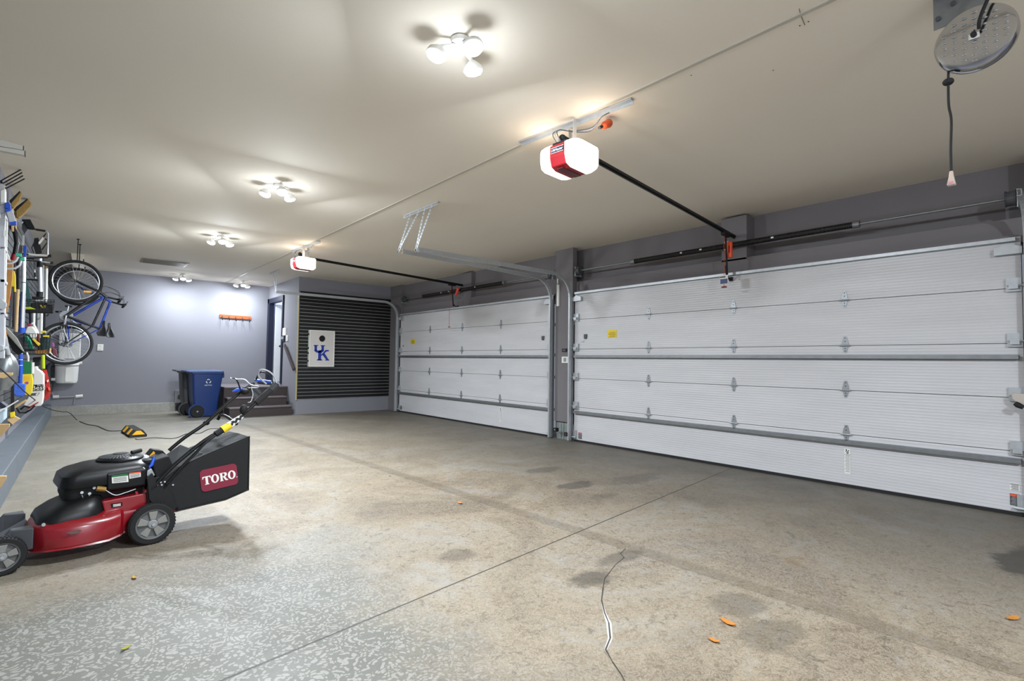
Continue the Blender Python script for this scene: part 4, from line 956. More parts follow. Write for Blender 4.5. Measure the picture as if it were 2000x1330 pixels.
# engine
mb = MB(); mb.loft([rr(-.44,-.02,.13,.42,.325,.04), rr(-.455,-.015,.11,.43,.37,.05), rr(-.455,-.015,.11,.43,.445,.05)]); mb.build('engine_block', m_blackm, mw, smooth=True)
mb = MB(); mb.loft([rr(-.475,.0,.085,.46,.425,.07), rr(-.48,.005,.08,.465,.44,.07), rr(-.465,.01,.082,.46,.50,.07,.02), rr(-.43,.005,.095,.45,.525,.08,.02), rr(-.36,-.0,.12,.43,.548,.10,.01), rr(-.30,-.02,.15,.40,.556,.09,.01)])
mb.build('engine_shroud', m_black, mw, smooth=True)
mb = MB(); mb.loft([[(-.235,.092,.375),(-.03,.092,.375),(-.03,.13,.375),(-.235,.13,.375)], [(-.24,.070,.395),(-.025,.070,.395),(-.025,.13,.395),(-.24,.13,.395)], [(-.245,.070,.495),(-.03,.070,.50),(-.03,.13,.50),(-.245,.13,.495)], [(-.235,.09,.51),(-.04,.09,.515),(-.04,.13,.515),(-.235,.13,.51)]])
mb.build('air_filter_cover', m_black, mw, bevel=.006)
def eng_label(px, nm, head):
    q = L3(px, .0685); o = MB().prism(q, (0, .002, 0)).build(nm, m_paper, mw)
    h = [q[0], q[1], q[1].lerp(q[2], .22), q[0].lerp(q[3], .22)]; MB().prism([p+Vector((0,-.001,0)) for p in h], (0, .0008, 0)).build('label_heading', head, o)
    mb = MB()
    for i in range(5):
        f0 = .34+i*.12; a = q[0].lerp(q[3], f0).lerp(q[1].lerp(q[2], f0), .08); b_ = q[0].lerp(q[3], f0).lerp(q[1].lerp(q[2], f0), .9); dn = (q[3]-q[0])*.045
        mb.prism([p+Vector((0,-.001,0)) for p in (a, b_, b_+dn, a+dn)], (0, .0008, 0))
    mb.build('label_print', m_dgrey, o)
eng_label([(218,929),(250,925),(251,941),(219,944)], 'instruction_label', m_green)
eng_label([(252,924),(275,921),(275,931),(253,935)], 'instruction_label', m_orange)
c = Vector((-.14,.27,.556)); mb = MB(); mb.lathe([(.135, 0), (.135, .012), (.12, .026), (.06, .036), (.0005, .038)], c, (0,0,1), 36, cap=False); o = mb.build('starter_housing', m_black, mw, smooth=True)
mb = MB()
for i in range(36):
    a = 2*pi*i/36; u = Vector((cos(a), sin(a), 0)); tg = Vector((-sin(a), cos(a), 0)); p = c+Vector((0,0,.036))
    mb.prism([p+u*.045-tg*.002, p+u*.122-tg*.003+Vector((0,0,-.014)), p+u*.122+tg*.003+Vector((0,0,-.014)), p+u*.045+tg*.002], (0,0,.005))
mb.build('cooling_vanes', m_dgrey, o)
MB().cyl(c+Vector((0,0,.030)), c+Vector((0,0,.045)), .045, .04, n=24).build('starter_hub', m_blackm, o, smooth=True)
MB().tube([(-.09,.20,.605),(-.03,.22,.612)], .014, 10).build('starter_grip', m_blackm, mw, smooth=True)
MB().lathe([(.035,0),(.038,.02),(.02,.03)], (-.01,.16,.53), (0,0,1), 18).build('fuel_cap', m_blackm, mw, smooth=True)
MB().lathe([(.06,0),(.058,.02),(.03,.035)], (-.01,.30,.53), (0,0,1), 20).build('fuel_tank_top', mat('blue_black_plastic', '#232a3a', .35), mw, smooth=True)
MB().prism(L3([(178,913),(194,908),(191,914),(180,917)], .25), (0,.004,0)).build('red_decal', m_redp, mw)
MB().tube([ML(188,954,.09), ML(206,956,.09)], .018, 12).build('carburettor_knob', mat('brass', '#8f6f3a', .4, metal=.6), mw)
MB().tube(smoothpath([ML(206,957,.085), ML(225,967,.07), ML(245,962,.07), ML(265,955,.07)]), .003, 6).build('throttle_cable', m_galv, mw, smooth=True)
for q in ((160,962),(175,964),(184,953)): MB().cyl(ML(*q,.10), ML(*q,.115), .009, n=8).build('bolt', m_galv, mw)
MB().tube([ML(160,967,.1), ML(162,972,.1), ML(173,972,.1), ML(175,966,.1)], .003, 6).build('linkage_rod', m_galv, mw)
MB().prism(L3([(264,960),(269,960),(270,966),(265,966)], .075), (0,.01,0)).build('red_clip', m_redp, mw)
# rear brackets and height adjuster
for v, dv in ((.035, .006), (.44, .006)):
    mb = MB(); mb.prism([(x, v, z) for x, z in ((-.02,.25),(-.03,.38),(.0,.44),(.06,.44),(.13,.36),(.165,.22),(.12,.17),(.03,.19))], (0, dv, 0)); mb.build('side_bracket', m_blackm, mw)
for q in ((314,942),(322,941),(330,942),(307,947),(316,947),(338,947)): MB().cyl(ML(*q,.034), ML(*q,.028), .006, n=8).build('bolt', m_galv, mw)
MB().box((.12, .06, .17), (.17, .11, .215)).build('rear_guard', m_red, mw)
MB().prism(L3([(288,935),(298,925),(305,940),(300,985),(292,975)], .02), (0,.03,0)).build('wheel_bracket', m_blackm, mw)
# rear door / chute cover with yellow sticker, black housing with triangle, blue lever
q = L3([(308,899),(352,868)], .42)+L3([(395,884),(340,916)], .10)
n = (q[1]-q[0]).cross(q[3]-q[0]).normalized(); n = n if n.z > 0 else -n
MB().prism(q, -n*.018).build('rear_flap', mat('grey_black_plastic', '#343638', .45), mw, bevel=.004)
MB().prism([p+n*.001 for p in (q[0].lerp(q[1],.45).lerp(q[3].lerp(q[2],.45),.30), q[0].lerp(q[1],.72).lerp(q[3].lerp(q[2],.72),.30), q[0].lerp(q[1],.72).lerp(q[3].lerp(q[2],.72),.56), q[0].lerp(q[1],.45).lerp(q[3].lerp(q[2],.45),.56))], n*.001).build('warning_sticker', m_amber, mw)
mb = MB(); mb.loft([L3([(284,908),(300,907),(300,892),(289,893)], .24), L3([(318,897),(330,893),(318,880),(306,882)], .36)]); mb.build('rear_housing', m_blackm, mw, bevel=.008)
mb = MB(); mb.prism(L3([(283,898),(300,878),(318,880),(330,893),(318,897),(296,900)], .30), (0, .10, 0)); o = mb.build('latch_cover', m_blackm, mw, bevel=.006)
MB().prism(L3([(288,894),(300,881),(303,884),(301,892)], .298), (0,.002,0)).build('triangle_sticker', m_amber, o)
MB().tube([ML(287,916,.12), ML(296,908,.13), ML(301,893,.15)], [.008,.013,.011], 10).build('blue_lever', m_brightblue, mw, smooth=True)
MB().prism(L3([(283,922),(296,915),(303,928),(292,938)], .10), (0,.12,0)).build('silver_cover', m_galv, mw, bevel=.004)
MB().prism(L3([(296,900),(330,890),(342,915),(330,930),(305,935)], .14), (0,.22,0)).build('chute_housing', m_blackm, mw, bevel=.008)
# handle tubes
hn = [ML(*p, .03) for p in ((296,955),(330,918),(362,890),(400,860),(440,836),(458,824),(485,801),(501,786),(541,751))]
hf = [ML(*p, .46) for p in ((330,880),(360,855),(400,828),(430,800),(470,766),(496,748))]
MB().tube(smoothpath(hn, 3), .0135, 10).build('handle_tube', m_black, mw, smooth=True)
MB().tube(smoothpath(hf, 3), .0135, 10).build('handle_tube', m_black, mw, smooth=True)
MB().tube(smoothpath([ML(325,946,.02), ML(352,915,.015), ML(382,885,.01), ML(402,864,.01), ML(432,842,.02)], 3), .010, 10).build('folding_brace', m_black, mw, smooth=True)
MB().tube(smoothpath([ML(425,820,.45), ML(432,811,.42), ML(445,815,.20), ML(462,828,.04)], 4), .0125, 10).build('cross_tube', m_black, mw, smooth=True)
a, b_ = ML(500,787,.03), ML(541,751,.03); MB().tube([a, b_], .026, 14).build('handle_grip', m_rubber, mw, smooth=True)
mb = MB(); d = (b_-a).normalized()
for i in range(6): p = a.lerp(b_, .72+i*.045); mb.tube([p-d*.002, p+d*.002], .0285, 14)
mb.build('grip_ribs', m_dgrey, mw)
MB().tube([b_, hf[-1]+Vector((.04,0,0))], .0125, 10).build('handle_crossbar', m_black, mw, smooth=True)
MB().tube(smoothpath([ML(541,757,.03), ML(538,740,.04), ML(530,729,.05), ML(519,723,.06), ML(508,723,.08), ML(505,735,.10), ML(520,750,.10)], 4), .007, 8).build('brake_bail', m_silver, mw, smooth=True)
MB().tube(smoothpath([ML(536,757,.06), ML(531,742,.07), ML(522,730,.08), ML(508,727,.10), ML(500,742,.12)], 4), .006, 8).build('brake_bail', m_black, mw, smooth=True)
MB().tube(smoothpath([ML(470,762,.40), ML(462,742,.40), ML(450,739,.42)], 3), .006, 8).build('drive_bail', m_black, mw, smooth=True)
MB().tube(smoothpath([ML(450,739,.42), ML(462,741,.40), ML(478,742,.36), ML(490,752,.33), ML(505,755,.25)], 4), .007, 8).build('drive_bail', m_silver, mw, smooth=True)
for pp in ([(497,742,.16),(510,744,.15),(530,746,.12)], [(454,765,.42),(462,762,.42),(474,760,.40)]):
    MB().tube([ML(*p_) for p_ in pp], [.006,.014,.012], 10).build('blue_lever', m_brightblue, mw, smooth=True)
MB().ball(ML(478,765,.40), .035, (1,1,.8)).build('control_box', m_blackm, mw, smooth=True)
MB().prism(L3([(487,757),(505,757),(513,770),(508,782),(495,775)], .20), (0,.06,0)).build('control_panel', m_dgrey, mw, bevel=.006)
MB().tube(smoothpath([ML(490,756,.2), ML(494,770,.15), ML(490,784,.10), ML(484,786,.08)]), .003, 6).build('control_cable', m_galv, mw, smooth=True)
MB().ball(ML(476,800,.02), .030, (1,.8,1.3)).build('locking_knob', m_blackm, mw, smooth=True)
MB().ball(ML(403,826,.47), .020, (1.3,1,1)).build('locking_knob', m_blackm, mw, smooth=True)
a, b_ = ML(446,831,.02), ML(473,812,.02); d = (b_-a).normalized(); n = Vector((-d.z,0,d.x))
o = MB().prism([a+n*.024, b_+n*.014, b_-n*.014, a-n*.024], (0,-.012,0)).build('adjuster_plate', m_paper, mw)
mb = MB()
for i in range(6):
    p = a.lerp(b_, .08+i*.15); s_ = 1 if i % 2 else -1; mb.prism([p+n*.018*s_+Vector((0,-.0125,0)), p+d*.02+n*.012*s_+Vector((0,-.0125,0)), p+d*.022-n*.008*s_+Vector((0,-.0125,0)), p-n*.004*s_+Vector((0,-.0125,0))], (0,-.002,0))
mb.build('plate_print', m_text, o)
a, b_ = ML(434,840,.02), ML(450,830,.02); MB().tube([a-(b_-a)*.8, a], .024, 12).build('clamp', m_blackm, mw, smooth=True)
MB().tube([a, b_], [.030,.026], 12).build('yellow_collar', m_yel, mw, smooth=True)
# bag
face = L3([(402,888),(487,852),(485,957),(440,976),(346,998),(338,965),(318,938),(350,912)], .04)
cen = sum(face, Vector())/len(face)
def ins(k, y): return [Vector((p.x+(cen.x-p.x)*k, y, p.z+(cen.z-p.z)*k)) for p in face]
MB().loft([ins(.03, .036), ins(0, .05), ins(-.01, .25), ins(0, .45), ins(.03, .465)]).build('grass_bag', mat('black_bag_fabric', '#17181a', .85, noise=.1, nscale=20, bump=.15, bscale=120), mw, bevel=.006)
MB().tube([p+Vector((0,-.006,0)) for p in ins(.0, .045)], .005, 6, closed=True).build('bag_piping', m_blackm, mw)
MB().prism(L3([(395,862),(440,840),(462,841),(486,852),(402,888),(375,905)], .25), (0,.2,0)).build('bag_top', mat('grey_black_vinyl', '#3c3d3f', .45, bump=.3, bscale=20), mw, bevel=.012) if 0 else None
q = L3([(389,919),(462,904),(465,945),(394,962)], .033)
xa_ = ((q[1]-q[0]).normalized()+(q[2]-q[3]).normalized()).normalized(); ya_ = (q[0]-q[3]).normalized(); w_ = ((q[1]-q[0]).length+(q[2]-q[3]).length)/2; h_ = ((q[0]-q[3]).length+(q[1]-q[2]).length)/2; c_ = (q[0]+q[1]+q[2]+q[3])/4
def LG(x, y, off=0): return c_+xa_*x+ya_*y+Vector((0, -off, 0))
P = []
r_ = .028
for cx, cy, a0 in ((w_/2-r_, h_/2-r_, 0), (-w_/2+r_, h_/2-r_, 90), (-w_/2+r_, -h_/2+r_, 180), (w_/2-r_, -h_/2+r_, 270)):
    for k in range(5): a = math.radians(a0+22.5*k); P.append(LG(cx+r_*cos(a), cy+r_*sin(a)))
lb = MB().prism(P, (0, -.002, 0)).build('logo_patch', m_maroon, mw)
# TORO in heavy serif capitals
mb = MB(); u_ = h_*.385; hh = u_
def LP(poly, ox): mb.prism([LG(ox+x*u_, (y-.5)*u_, .0022) for x, y in poly], (0, -.0015, 0))
def LO(ox, wd_):
    n = 28; A = [(wd_/2+wd_/2*cos(2*pi*k/n), .5+.52*sin(2*pi*k/n)) for k in range(n)]; B_ = [(wd_/2+wd_*.22*cos(2*pi*k/n), .5+.40*sin(2*pi*k/n)) for k in range(n)]
    R_ = [[LG(ox+x*u_, (y-.5)*u_, o_) for x, y in L_] for L_, o_ in ((A, .0022), (A, .0037), (B_, .0037), (B_, .0022))]; mb.loft(R_+[R_[0]], cap=False)
x0 = -w_*.445
LP([(0,.97),(.86,.97),(.88,.66),(.82,.66),(.74,.84),(.56,.88),(.56,.10),(.66,.06),(.66,.0),(.20,.0),(.20,.06),(.30,.10),(.30,.88),(.12,.84),(.04,.66),(-.02,.66)], x0)
LO(x0+.88*u_, .86)
x1 = x0+1.82*u_
LP([(0,.97),(.30,.97),(.30,0),(0,0),(0,.06),(.07,.10),(.07,.87),(0,.91)], x1); LP([(.30,.97),(.60,.97),(.74,.92),(.80,.80),(.80,.66),(.72,.54),(.60,.48),(.30,.46),(.30,.54),(.50,.56),(.55,.64),(.55,.80),(.50,.88),(.30,.90)], x1)
LP([(.34,.50),(.58,.50),(.74,.16),(.88,.08),(.88,0),(.60,0)], x1); LP([(.28,.0),(.38,.0),(.38,.06),(.28,.1)], x1)
LO(x1+.90*u_, .86)
mb.ball(LG(x1+1.88*u_, -.40*u_, .003), .004, (1,.3,1), 8, 4)
mb.build('lettering', m_paper, lb)

# ================================================================== FAR-WALL PLUMBING
t = thing('white_bucket', 'white round bucket hanging low on the far wall under the bicycle wheel', 'bucket', (-.01, 14.44, .70))
a0 = pt(107, 748, 'y', 14.44).z-.70; a1 = pt(105, 714, 'y', 14.44).z-.70
MB().lathe([(.165, a0), (.185, a0+.05), (.192, a1-.02), (.198, a1), (.198, a1+.05), (.19, a1+.09)], (0,0,0), n=32).build('bucket_body', m_white, t, smooth=True)
MB().lathe([(.200, a1-.005), (.204, a1+.0), (.200, a1+.008)], (0,0,0), n=32).build('bucket_band', m_dgrey, t, smooth=True)
MB().prism([(-.02,-.197,a0+.03),(.11,-.165,a0+.03),(.11,-.168,a1-.04),(-.02,-.20,a1-.04)], (0,-.002,0)).build('paper_label', m_paper, t)
MB().cyl((.18,0,a1+.05),(.245,0,a1+.06), .03).build('spout', m_white, t, smooth=True)
t = thing('softener_tank', 'white square housing on the far wall seen through the rear bicycle wheel', 'tank', (.02, 14.50, 1.10))
b0 = pt(116, 650, 'y', 14.4); b1 = pt(156.5, 706, 'y', 14.4)
MB().box((b0.x-.02, -.12, b1.z-1.10), (b1.x-.02, .17, b0.z-1.10)).build('tank_body', m_white, t, bevel=.02)
MB().box((b0.x-.02+.1, -.122, b1.z-1.10+.02), (b0.x-.02+.25, -.12, b1.z-1.10+.06)).build('label', m_greyp, t)
MB().box((b0.x-.022, -.123, b0.z-1.10-.16), (b1.x-.018, -.12, b0.z-1.10-.15)).build('lid_seam', m_dgrey, t)
t = thing('drain_pipe', 'white elbowed drain pipe low on the far wall under the bucket', 'pipe', (0, 14.6, .4))
q = [pt(x, y, 'y', 14.6)-Vector((0,14.6,.4)) for x, y in ((101,768),(108,775),(120,776),(150,774.5))]
MB().tube(smoothpath(q), .018, 10).build('pipe', m_greyp, t, smooth=True)
MB().tube([q[-1]-Vector((.02,0,0)), q[-1]+Vector((.10,0,.01))], .034, 12).build('end_cap', m_white, t, smooth=True)
MB().tube([q[1]-Vector((.04,0,.0)), q[1]+Vector((.06,0,0))], .034, 12).build('elbow', m_white, t, smooth=True)
MB().tube([q[-1]+Vector((-.03,0,0)), q[-1]+Vector((-.04,0,-.15))], .008, 8).build('pipe_strap', m_galv, t)
t = thing('pipe_trap', 'dark grey pipe bend left of the white bucket', 'pipe', (-.3, 14.5, .9))
MB().tube(smoothpath([pt(x, y, 'y', 14.58)-Vector((-.3,14.5,.9)) for x, y in ((108,712),(97,714),(95,730),(98,748),(97,765))]), .05, 12).build('pipe', m_dgrey, t, smooth=True)
MB().tube([pt(100, 741, 'y', 14.4)-Vector((-.3,14.5,.9)), pt(108, 741, 'y', 14.4)-Vector((-.3,14.5,.9))], .03, 12).build('valve', m_white, t, smooth=True)

# ================================================================== THINGS ALONG THE LEFT WALL
def V(px, py, y): return pt(px, py, 'y', y)
def lthing(name, label, cat, y, px=40, py=650, group=None):
    o = thing(name, label, cat, V(px, py, y), group=group); o['_'] = 0; del o['_']; return o
def part(root, name, m, polys=(), tubes=(), th=.03, y=None, smooth=False, bevel=0):
    """solid pieces: polygons (photo outline at depth y) get thickness th; tubes are round bars"""
    mb = MB(); O = root.location
    for P in polys: mb.prism([V(px, py, y)-O for px, py in P], (0, th, 0))
    for P, r in tubes: mb.tube([V(*(p if len(p) == 3 else (p[0], p[1], y)))-O for p in P], r, 10)
    return mb.build(name, m, root, smooth=smooth, bevel=bevel)
# beige bracket near the ceiling
y = 5.3; t = lthing('shelf_bracket', 'beige double-channel shelf arm sticking out under the ceiling at the left edge', 'bracket', y, 10, 285)
part(t, 'upper_channel', m_trimw, [[(-8,270),(45,284.5),(45,293),(-8,284)]], th=.05, y=y, bevel=.004)
part(t, 'lower_channel', m_trimw, [[(-8,285),(48,294),(48,303),(-8,292)]], th=.05, y=y-.02, bevel=.004)
part(t, 'end_cap', m_dkwood, [[(45,284.5),(46.5,284.8),(46.5,293),(45,293)]], th=.05, y=y)
part(t, 'end_cap', m_dkwood, [[(48,294),(49.5,294.2),(49.5,303.4),(48,303)]], th=.05, y=y-.02)
# pitchfork
y = 7.3; t = lthing('pitchfork', 'four-tined black pitchfork with tines pointing up to the right', 'garden fork', y, 5, 365)
part(t, 'tines', m_blackm, tubes=[([(x0, y0), (x1, y1)], .006) for x0, y0, x1, y1 in ((2,353,41,331),(6,358,43,337),(9,363,45,343),(12,368,48,349))], y=y)
part(t, 'fork_head', m_blackm, tubes=[([(2,353),(4,360),(8,366),(12,368)], .010)], y=y, smooth=True)
part(t, 'handle', m_wood, tubes=[([(7,362),(5,400),(4,600)], .016)], y=y, smooth=True)
# brooms
for k, (poly, back, yy, lab) in enumerate([([(22,395),(40,374),(43,378),(38,392),(27,406),(22,404)], [(18,392),(38,373),(40,374.5),(22,396)], 8.0, 'straw push broom hung head-up, behind the pitchfork tines'), ([(31,410),(54,389),(61.5,397),(59,403),(48,416),(36,426),(32,424)], [(26,408),(53,388),(54.5,389.5),(31,412)], 8.6, 'larger straw push broom hung head-up above the black hanging chair')]):
    t = lthing('push_broom', lab, 'broom', yy, 30, 400); part(t, 'bristles', m_straw, [poly], th=.07, y=yy, bevel=.006); part(t, 'broom_block', m_blackm, [back], th=.09, y=yy-.01)
    part(t, 'handle', m_wood, tubes=[([(24+6*k, 404+10*k), (24+6*k, 452)], .013)], y=yy+.05, smooth=True)
# white folding ladder at the very edge
y = 6.7; t = lthing('step_ladder', 'white and grey aluminium ladder standing along the left picture edge', 'ladder', y, 5, 500)
part(t, 'side_rail', m_silver, [[(-6,360),(5,358),(11,371),(11,382),(8,700),(-6,700)]], th=.025, y=y, bevel=.004)
part(t, 'side_rail', m_white, [[(11,430),(15,432),(13,520),(9,700),(6,700)]], th=.03, y=y+.25, bevel=.003)
part(t, 'top_cap', m_white, [[(0,372),(10.5,368),(10.5,398),(0,400)]], th=.12, y=y-.03, bevel=.006)
part(t, 'blue_joint', m_brightblue, [[(9,396),(16,394),(21,401),(21,409),(9,406)],[(9,408),(22,407),(20,412),(10,414)]], th=.05, y=y-.06, bevel=.003)
part(t, 'support_leg', m_silver, [[(12,413),(24,408),(31,431),(18,436)]], th=.07, y=y-.05, bevel=.004)
part(t, 'blue_foot', m_brightblue, [[(17,434),(32,432),(31,437),(19,438)]], th=.08, y=y-.06)
part(t, 'hinge_hook', m_galv, [[(-6,585),(4,584),(13,592),(12,600),(4,605),(-6,602)],[(-6,672),(7,675),(8,684),(-6,687)]], th=.05, y=y-.04, bevel=.005)
mb = MB()
for z in range(5): mb.prism([V(px, py+z*65, y)-t.location for px, py in ((-6,415),(10,416),(10,421),(-6,420))], (0, .27, 0))
mb.build('rungs', m_silver, t)
part(t, 'specification_sticker', m_paper, [[(0,418),(2,418),(2,426),(0,426)],[(7,449),(11,449),(11,462),(7,462)]], th=.003, y=y-.035)
# white cloth / glove bundle
y = 7.06; t = lthing('cloth_bundle', 'bunched white cloth hanging over the curved ladder arms', 'cloth', y, 10, 500)
mb = MB(); O = t.location; rnd = random.Random(5)
mb.loft([[V(px+rnd.uniform(-.8,.8), py+rnd.uniform(-1,1), y+dy)-O for px, py in ((4,490),(9,489),(14,494),(18,501),(20,510),(14,507),(7,506),(3,503))] for dy in (0, .03, .07, .10)]); mb.build('cloth', mat('white_cloth', '#cfccc8', .9), t, smooth=True)
# curved twin arms with teal caps
y = 7.2; t = lthing('storage_hook', 'chrome curved double wall hook with teal end caps holding poles', 'wall hook', y, 20, 520)
part(t, 'curved_arm', m_silver, tubes=[([(-6,513,y),(12,515,y),(24,514,y),(32,509,y),(36,502,y)], .011), ([(-6,524,y),(15,525,y),(30,524,y),(39,518,y),(42,508,y)], .011)], y=y, smooth=True)
part(t, 'end_cap', m_teal, [[(30,494),(42,495),(41,501),(31,500)]], th=.05, y=y-.02, bevel=.003)
part(t, 'end_cap', m_teal, [[(39,503),(48,503),(48,509),(39,508)]], th=.05, y=y-.02, bevel=.003)
# black curved-handled pole with red collar
y = 8.1; t = lthing('leaf_blower_tube', 'curved black tube with red collar and orange-tan lower half', 'garden tool', y, 28, 480)
part(t, 'black_tube', m_black, tubes=[([(22,440),(30,455),(33,475),(29,498)], .024)], y=y, smooth=True)
part(t, 'red_collar', m_redp, tubes=[([(28.5,497),(26,508)], .026)], y=y, smooth=True)
# tan wooden boards (paddle) and yellow tool
y = 8.0; t = lthing('oar', 'tan flat wooden paddle leaning head-down by the curved arms', 'wooden paddle', y, 20, 560)
part(t, 'blade', m_tan, [[(14,508),(25,508),(24,545),(20,575),(14,611),(7,609),(12,570)]], th=.03, y=y, bevel=.004)
y = 8.15; t = lthing('hand_saw', 'yellow handled tool hanging beside the tan paddle', 'hand tool', y, 27, 550)
part(t, 'yellow_handle', m_yel, [[(22,528),(28,529),(30.5,540),(31,570),(27,570),(27,560),(22,559)]], th=.035, y=y, bevel=.005)
part(t, 'shaft', m_dgrey, [[(23,560),(26,560),(24,612),(20,640),(17,640),(19,600)]], th=.02, y=y)
part(t, 'red_tip', m_redp, [[(20,576),(23,576),(22,584),(19,584)]], th=.022, y=y-.002)
y = 8.4; t = lthing('wooden_pole', 'light wooden pole with black top, left of the blue and white pole', 'pole', y, 35, 600)
part(t, 'black_sleeve', m_blackm, tubes=[([(35.5,470),(35,565)], .017)], y=y, smooth=True)
part(t, 'pole', m_wood, tubes=[([(35,565),(31,648)], .015)], y=y, smooth=True)
y = 8.7; t = lthing('shovel', 'dark handled shovel with wooden shaft next to the light wooden pole', 'shovel', y, 28, 600)
part(t, 'shaft', m_dkwood, tubes=[([(30,480),(27,640)], .016)], y=y, smooth=True)
y = 8.5; t = lthing('long_pole', 'thick white and blue pole hanging on the wall, tallest of the straight poles', 'pole', y, 44, 560)
part(t, 'pole', m_silver, tubes=[([(46,503),(45.5,560),(43,640)], .024)], y=y, smooth=True)
part(t, 'blue_stripe', m_blue, tubes=[([(43,570),(41.2,600),(39.5,640)], .014)], y=y-.01, smooth=True)
part(t, 'blue_foot', m_brightblue, tubes=[([(43,640),(42,650)], .030)], y=y, smooth=True)
part(t, 'pole_band', m_dgrey, tubes=[([(46,551),(46,552.5)], .0255)], y=y)
y = 8.9; t = lthing('spirit_level', 'short blue tool hanging beside the top of the white pole', 'hand tool', y, 49, 490)
part(t, 'blue_body', m_brightblue, [[(46,480),(52,480),(51,501),(46,501)]], th=.03, y=y, bevel=.003)
part(t, 'silver_edge', m_silver, [[(44,459),(48,459),(47,479),(43,479)]], th=.03, y=y)
part(t, 'dark_grip', m_dkwood, [[(39,480),(43,479),(42,505),(38,505)]], th=.03, y=y)
# black hanging chair with silver frame
y = 9.6; t = lthing('folding_chair', 'folded black chair with silver tube frame hung high on the panelling', 'folding chair', y, 60, 460)
part(t, 'seat_shell', m_black, [[(40,428),(59,428),(69,447),(55,446),(47,434)]], th=.10, y=y, bevel=.008)
part(t, 'side_panel', m_dgrey, [[(33,446),(40,430),(47,434),(55,446),(48,456),(36,452)]], th=.02, y=y+.05)
part(t, 'frame_tube', m_silver, tubes=[([(90,451,y),(94,456,y),(93,497,y)], .010), ([(31,447,y),(45,433,y)], .008)], y=y, smooth=True)
part(t, 'arm_rest', m_blackm, [[(69,446),(89,449),(88,452),(69,449)]], th=.05, y=y-.02, bevel=.004)
y = 9.9; t = lthing('hand_tool', 'black bracket-shaped tool with white label hanging inside the chair frame', 'hand tool', y, 74, 480)
part(t, 'tool_body', m_blackm, [[(67,465),(75,464),(76,470),(90,454),(90,457),(78,474),(82,494),(70,496),(65,480)]], th=.05, y=y, bevel=.004)
part(t, 'white_label', m_paper, [[(75,473),(84,462),(86,466),(76,478)]], th=.04, y=y-.01)
part(t, 'loops', m_blackm, tubes=[([(82,488),(92,474),(93,470),(88,466)], .008), ([(66,475),(62,484),(66,494)], .006)], y=y)
for k, (a_, lab, yy) in enumerate([([(53,496),(94,501),(99,499)], 'upper wooden-topped wall arm with black end cap below the folded chair', 9.3), ([(82,511),(100,513)], 'shorter lower wall arm with black end cap, above the silver poles', 9.6)]):
    t = lthing('storage_bar', lab, 'wall hook', yy, 80, 500)
    if k == 0: part(t, 'arm', m_trimw, [[(53,494),(70,496),(94,497),(93,501),(70,500),(54,498)]], th=.04, y=yy, bevel=.004); part(t, 'lower_tube', m_blackm, tubes=[([(52,504),(92,503),(98,500)], .009)], y=yy); part(t, 'end_cap', m_blackm, [[(94,497),(100,497),(100,502),(94,502)]], th=.045, y=yy-.003)
    else: part(t, 'arm', m_silver, tubes=[([(80,511),(99,513)], .011)], y=yy, smooth=True); part(t, 'end_cap', m_blackm, [[(98,511),(104,511),(104,515),(98,515)]], th=.04, y=yy-.015)
y = 9.7; t = lthing('keys', 'small tool dangling on a thin cord from the upper wall arm', 'hanging tool', y, 67, 520)
part(t, 'cord', m_blackm, tubes=[([(66,505),(67,530)], .003)], y=y); part(t, 'body', m_blackm, [[(66,532),(69,532),(70,540),(66,541)]], th=.03, y=y); part(t, 'tip', m_paper, [[(67,526),(69,526),(69,532),(67,532)],[(69,541),(71,541),(71,544),(69,544)]], th=.02, y=y)
# silver poles
for k, (pp, lab, rr_, yy, mm) in enumerate([([(78,504),(78,512),(79,570)], 'silver telescopic pole with black collars below the wall arms', .026, 9.8, m_silver), ([(84,518),(84,590)], 'grey pole between the silver telescopic pole and the white one', .016, 10.3, m_greyp), ([(91,524),(90,600)], 'white pole nearest the bicycle wheel, under a brass fitting', .018, 10.5, m_white)]):
    t = lthing('telescopic_pole', lab, 'pole', yy, 80, 540)
    part(t, 'pole', mm, tubes=[(pp, rr_)], y=yy, smooth=True)
    if k == 0: [part(t, 'black_collar', m_blackm, tubes=[q_], y=yy, smooth=True) for q_ in (([(78,512),(78,522)], .034), ([(78,570),(77,580)], .036))]
    if k == 2: part(t, 'brass_fitting', mat('old_brass', '#8d7040', .4, metal=.7), tubes=[([(88,521),(91,524)], .032)], y=yy, smooth=True)
def clip(t, px, py, y):
    p = V(px, py, y)-t.location; w = Vector((xw(y)+.015, y+.01, V(px, py, y).z))-t.location
    MB().tube([p, w], .008, 8).build('wall_clip', m_blackm, t)
for o_ in [o for o in COL.objects if o.parent is None and o.name.startswith('telescopic_pole')]:
    yy = o_.location.y; clip(o_, {0: 78.5, 1: 84, 2: 90.5}[[9.8, 10.3, 10.5].index(round(yy, 2))], 548, yy)
for o_, px_, py_, yy in ((bpy.data.objects['keys'], 66.2, 506, 9.7), (bpy.data.objects['storage_bar.001'], 83, 511.3, 9.6), (bpy.data.objects['storage_bar'], 56, 497, 9.3)): clip(o_, px_, py_, yy)
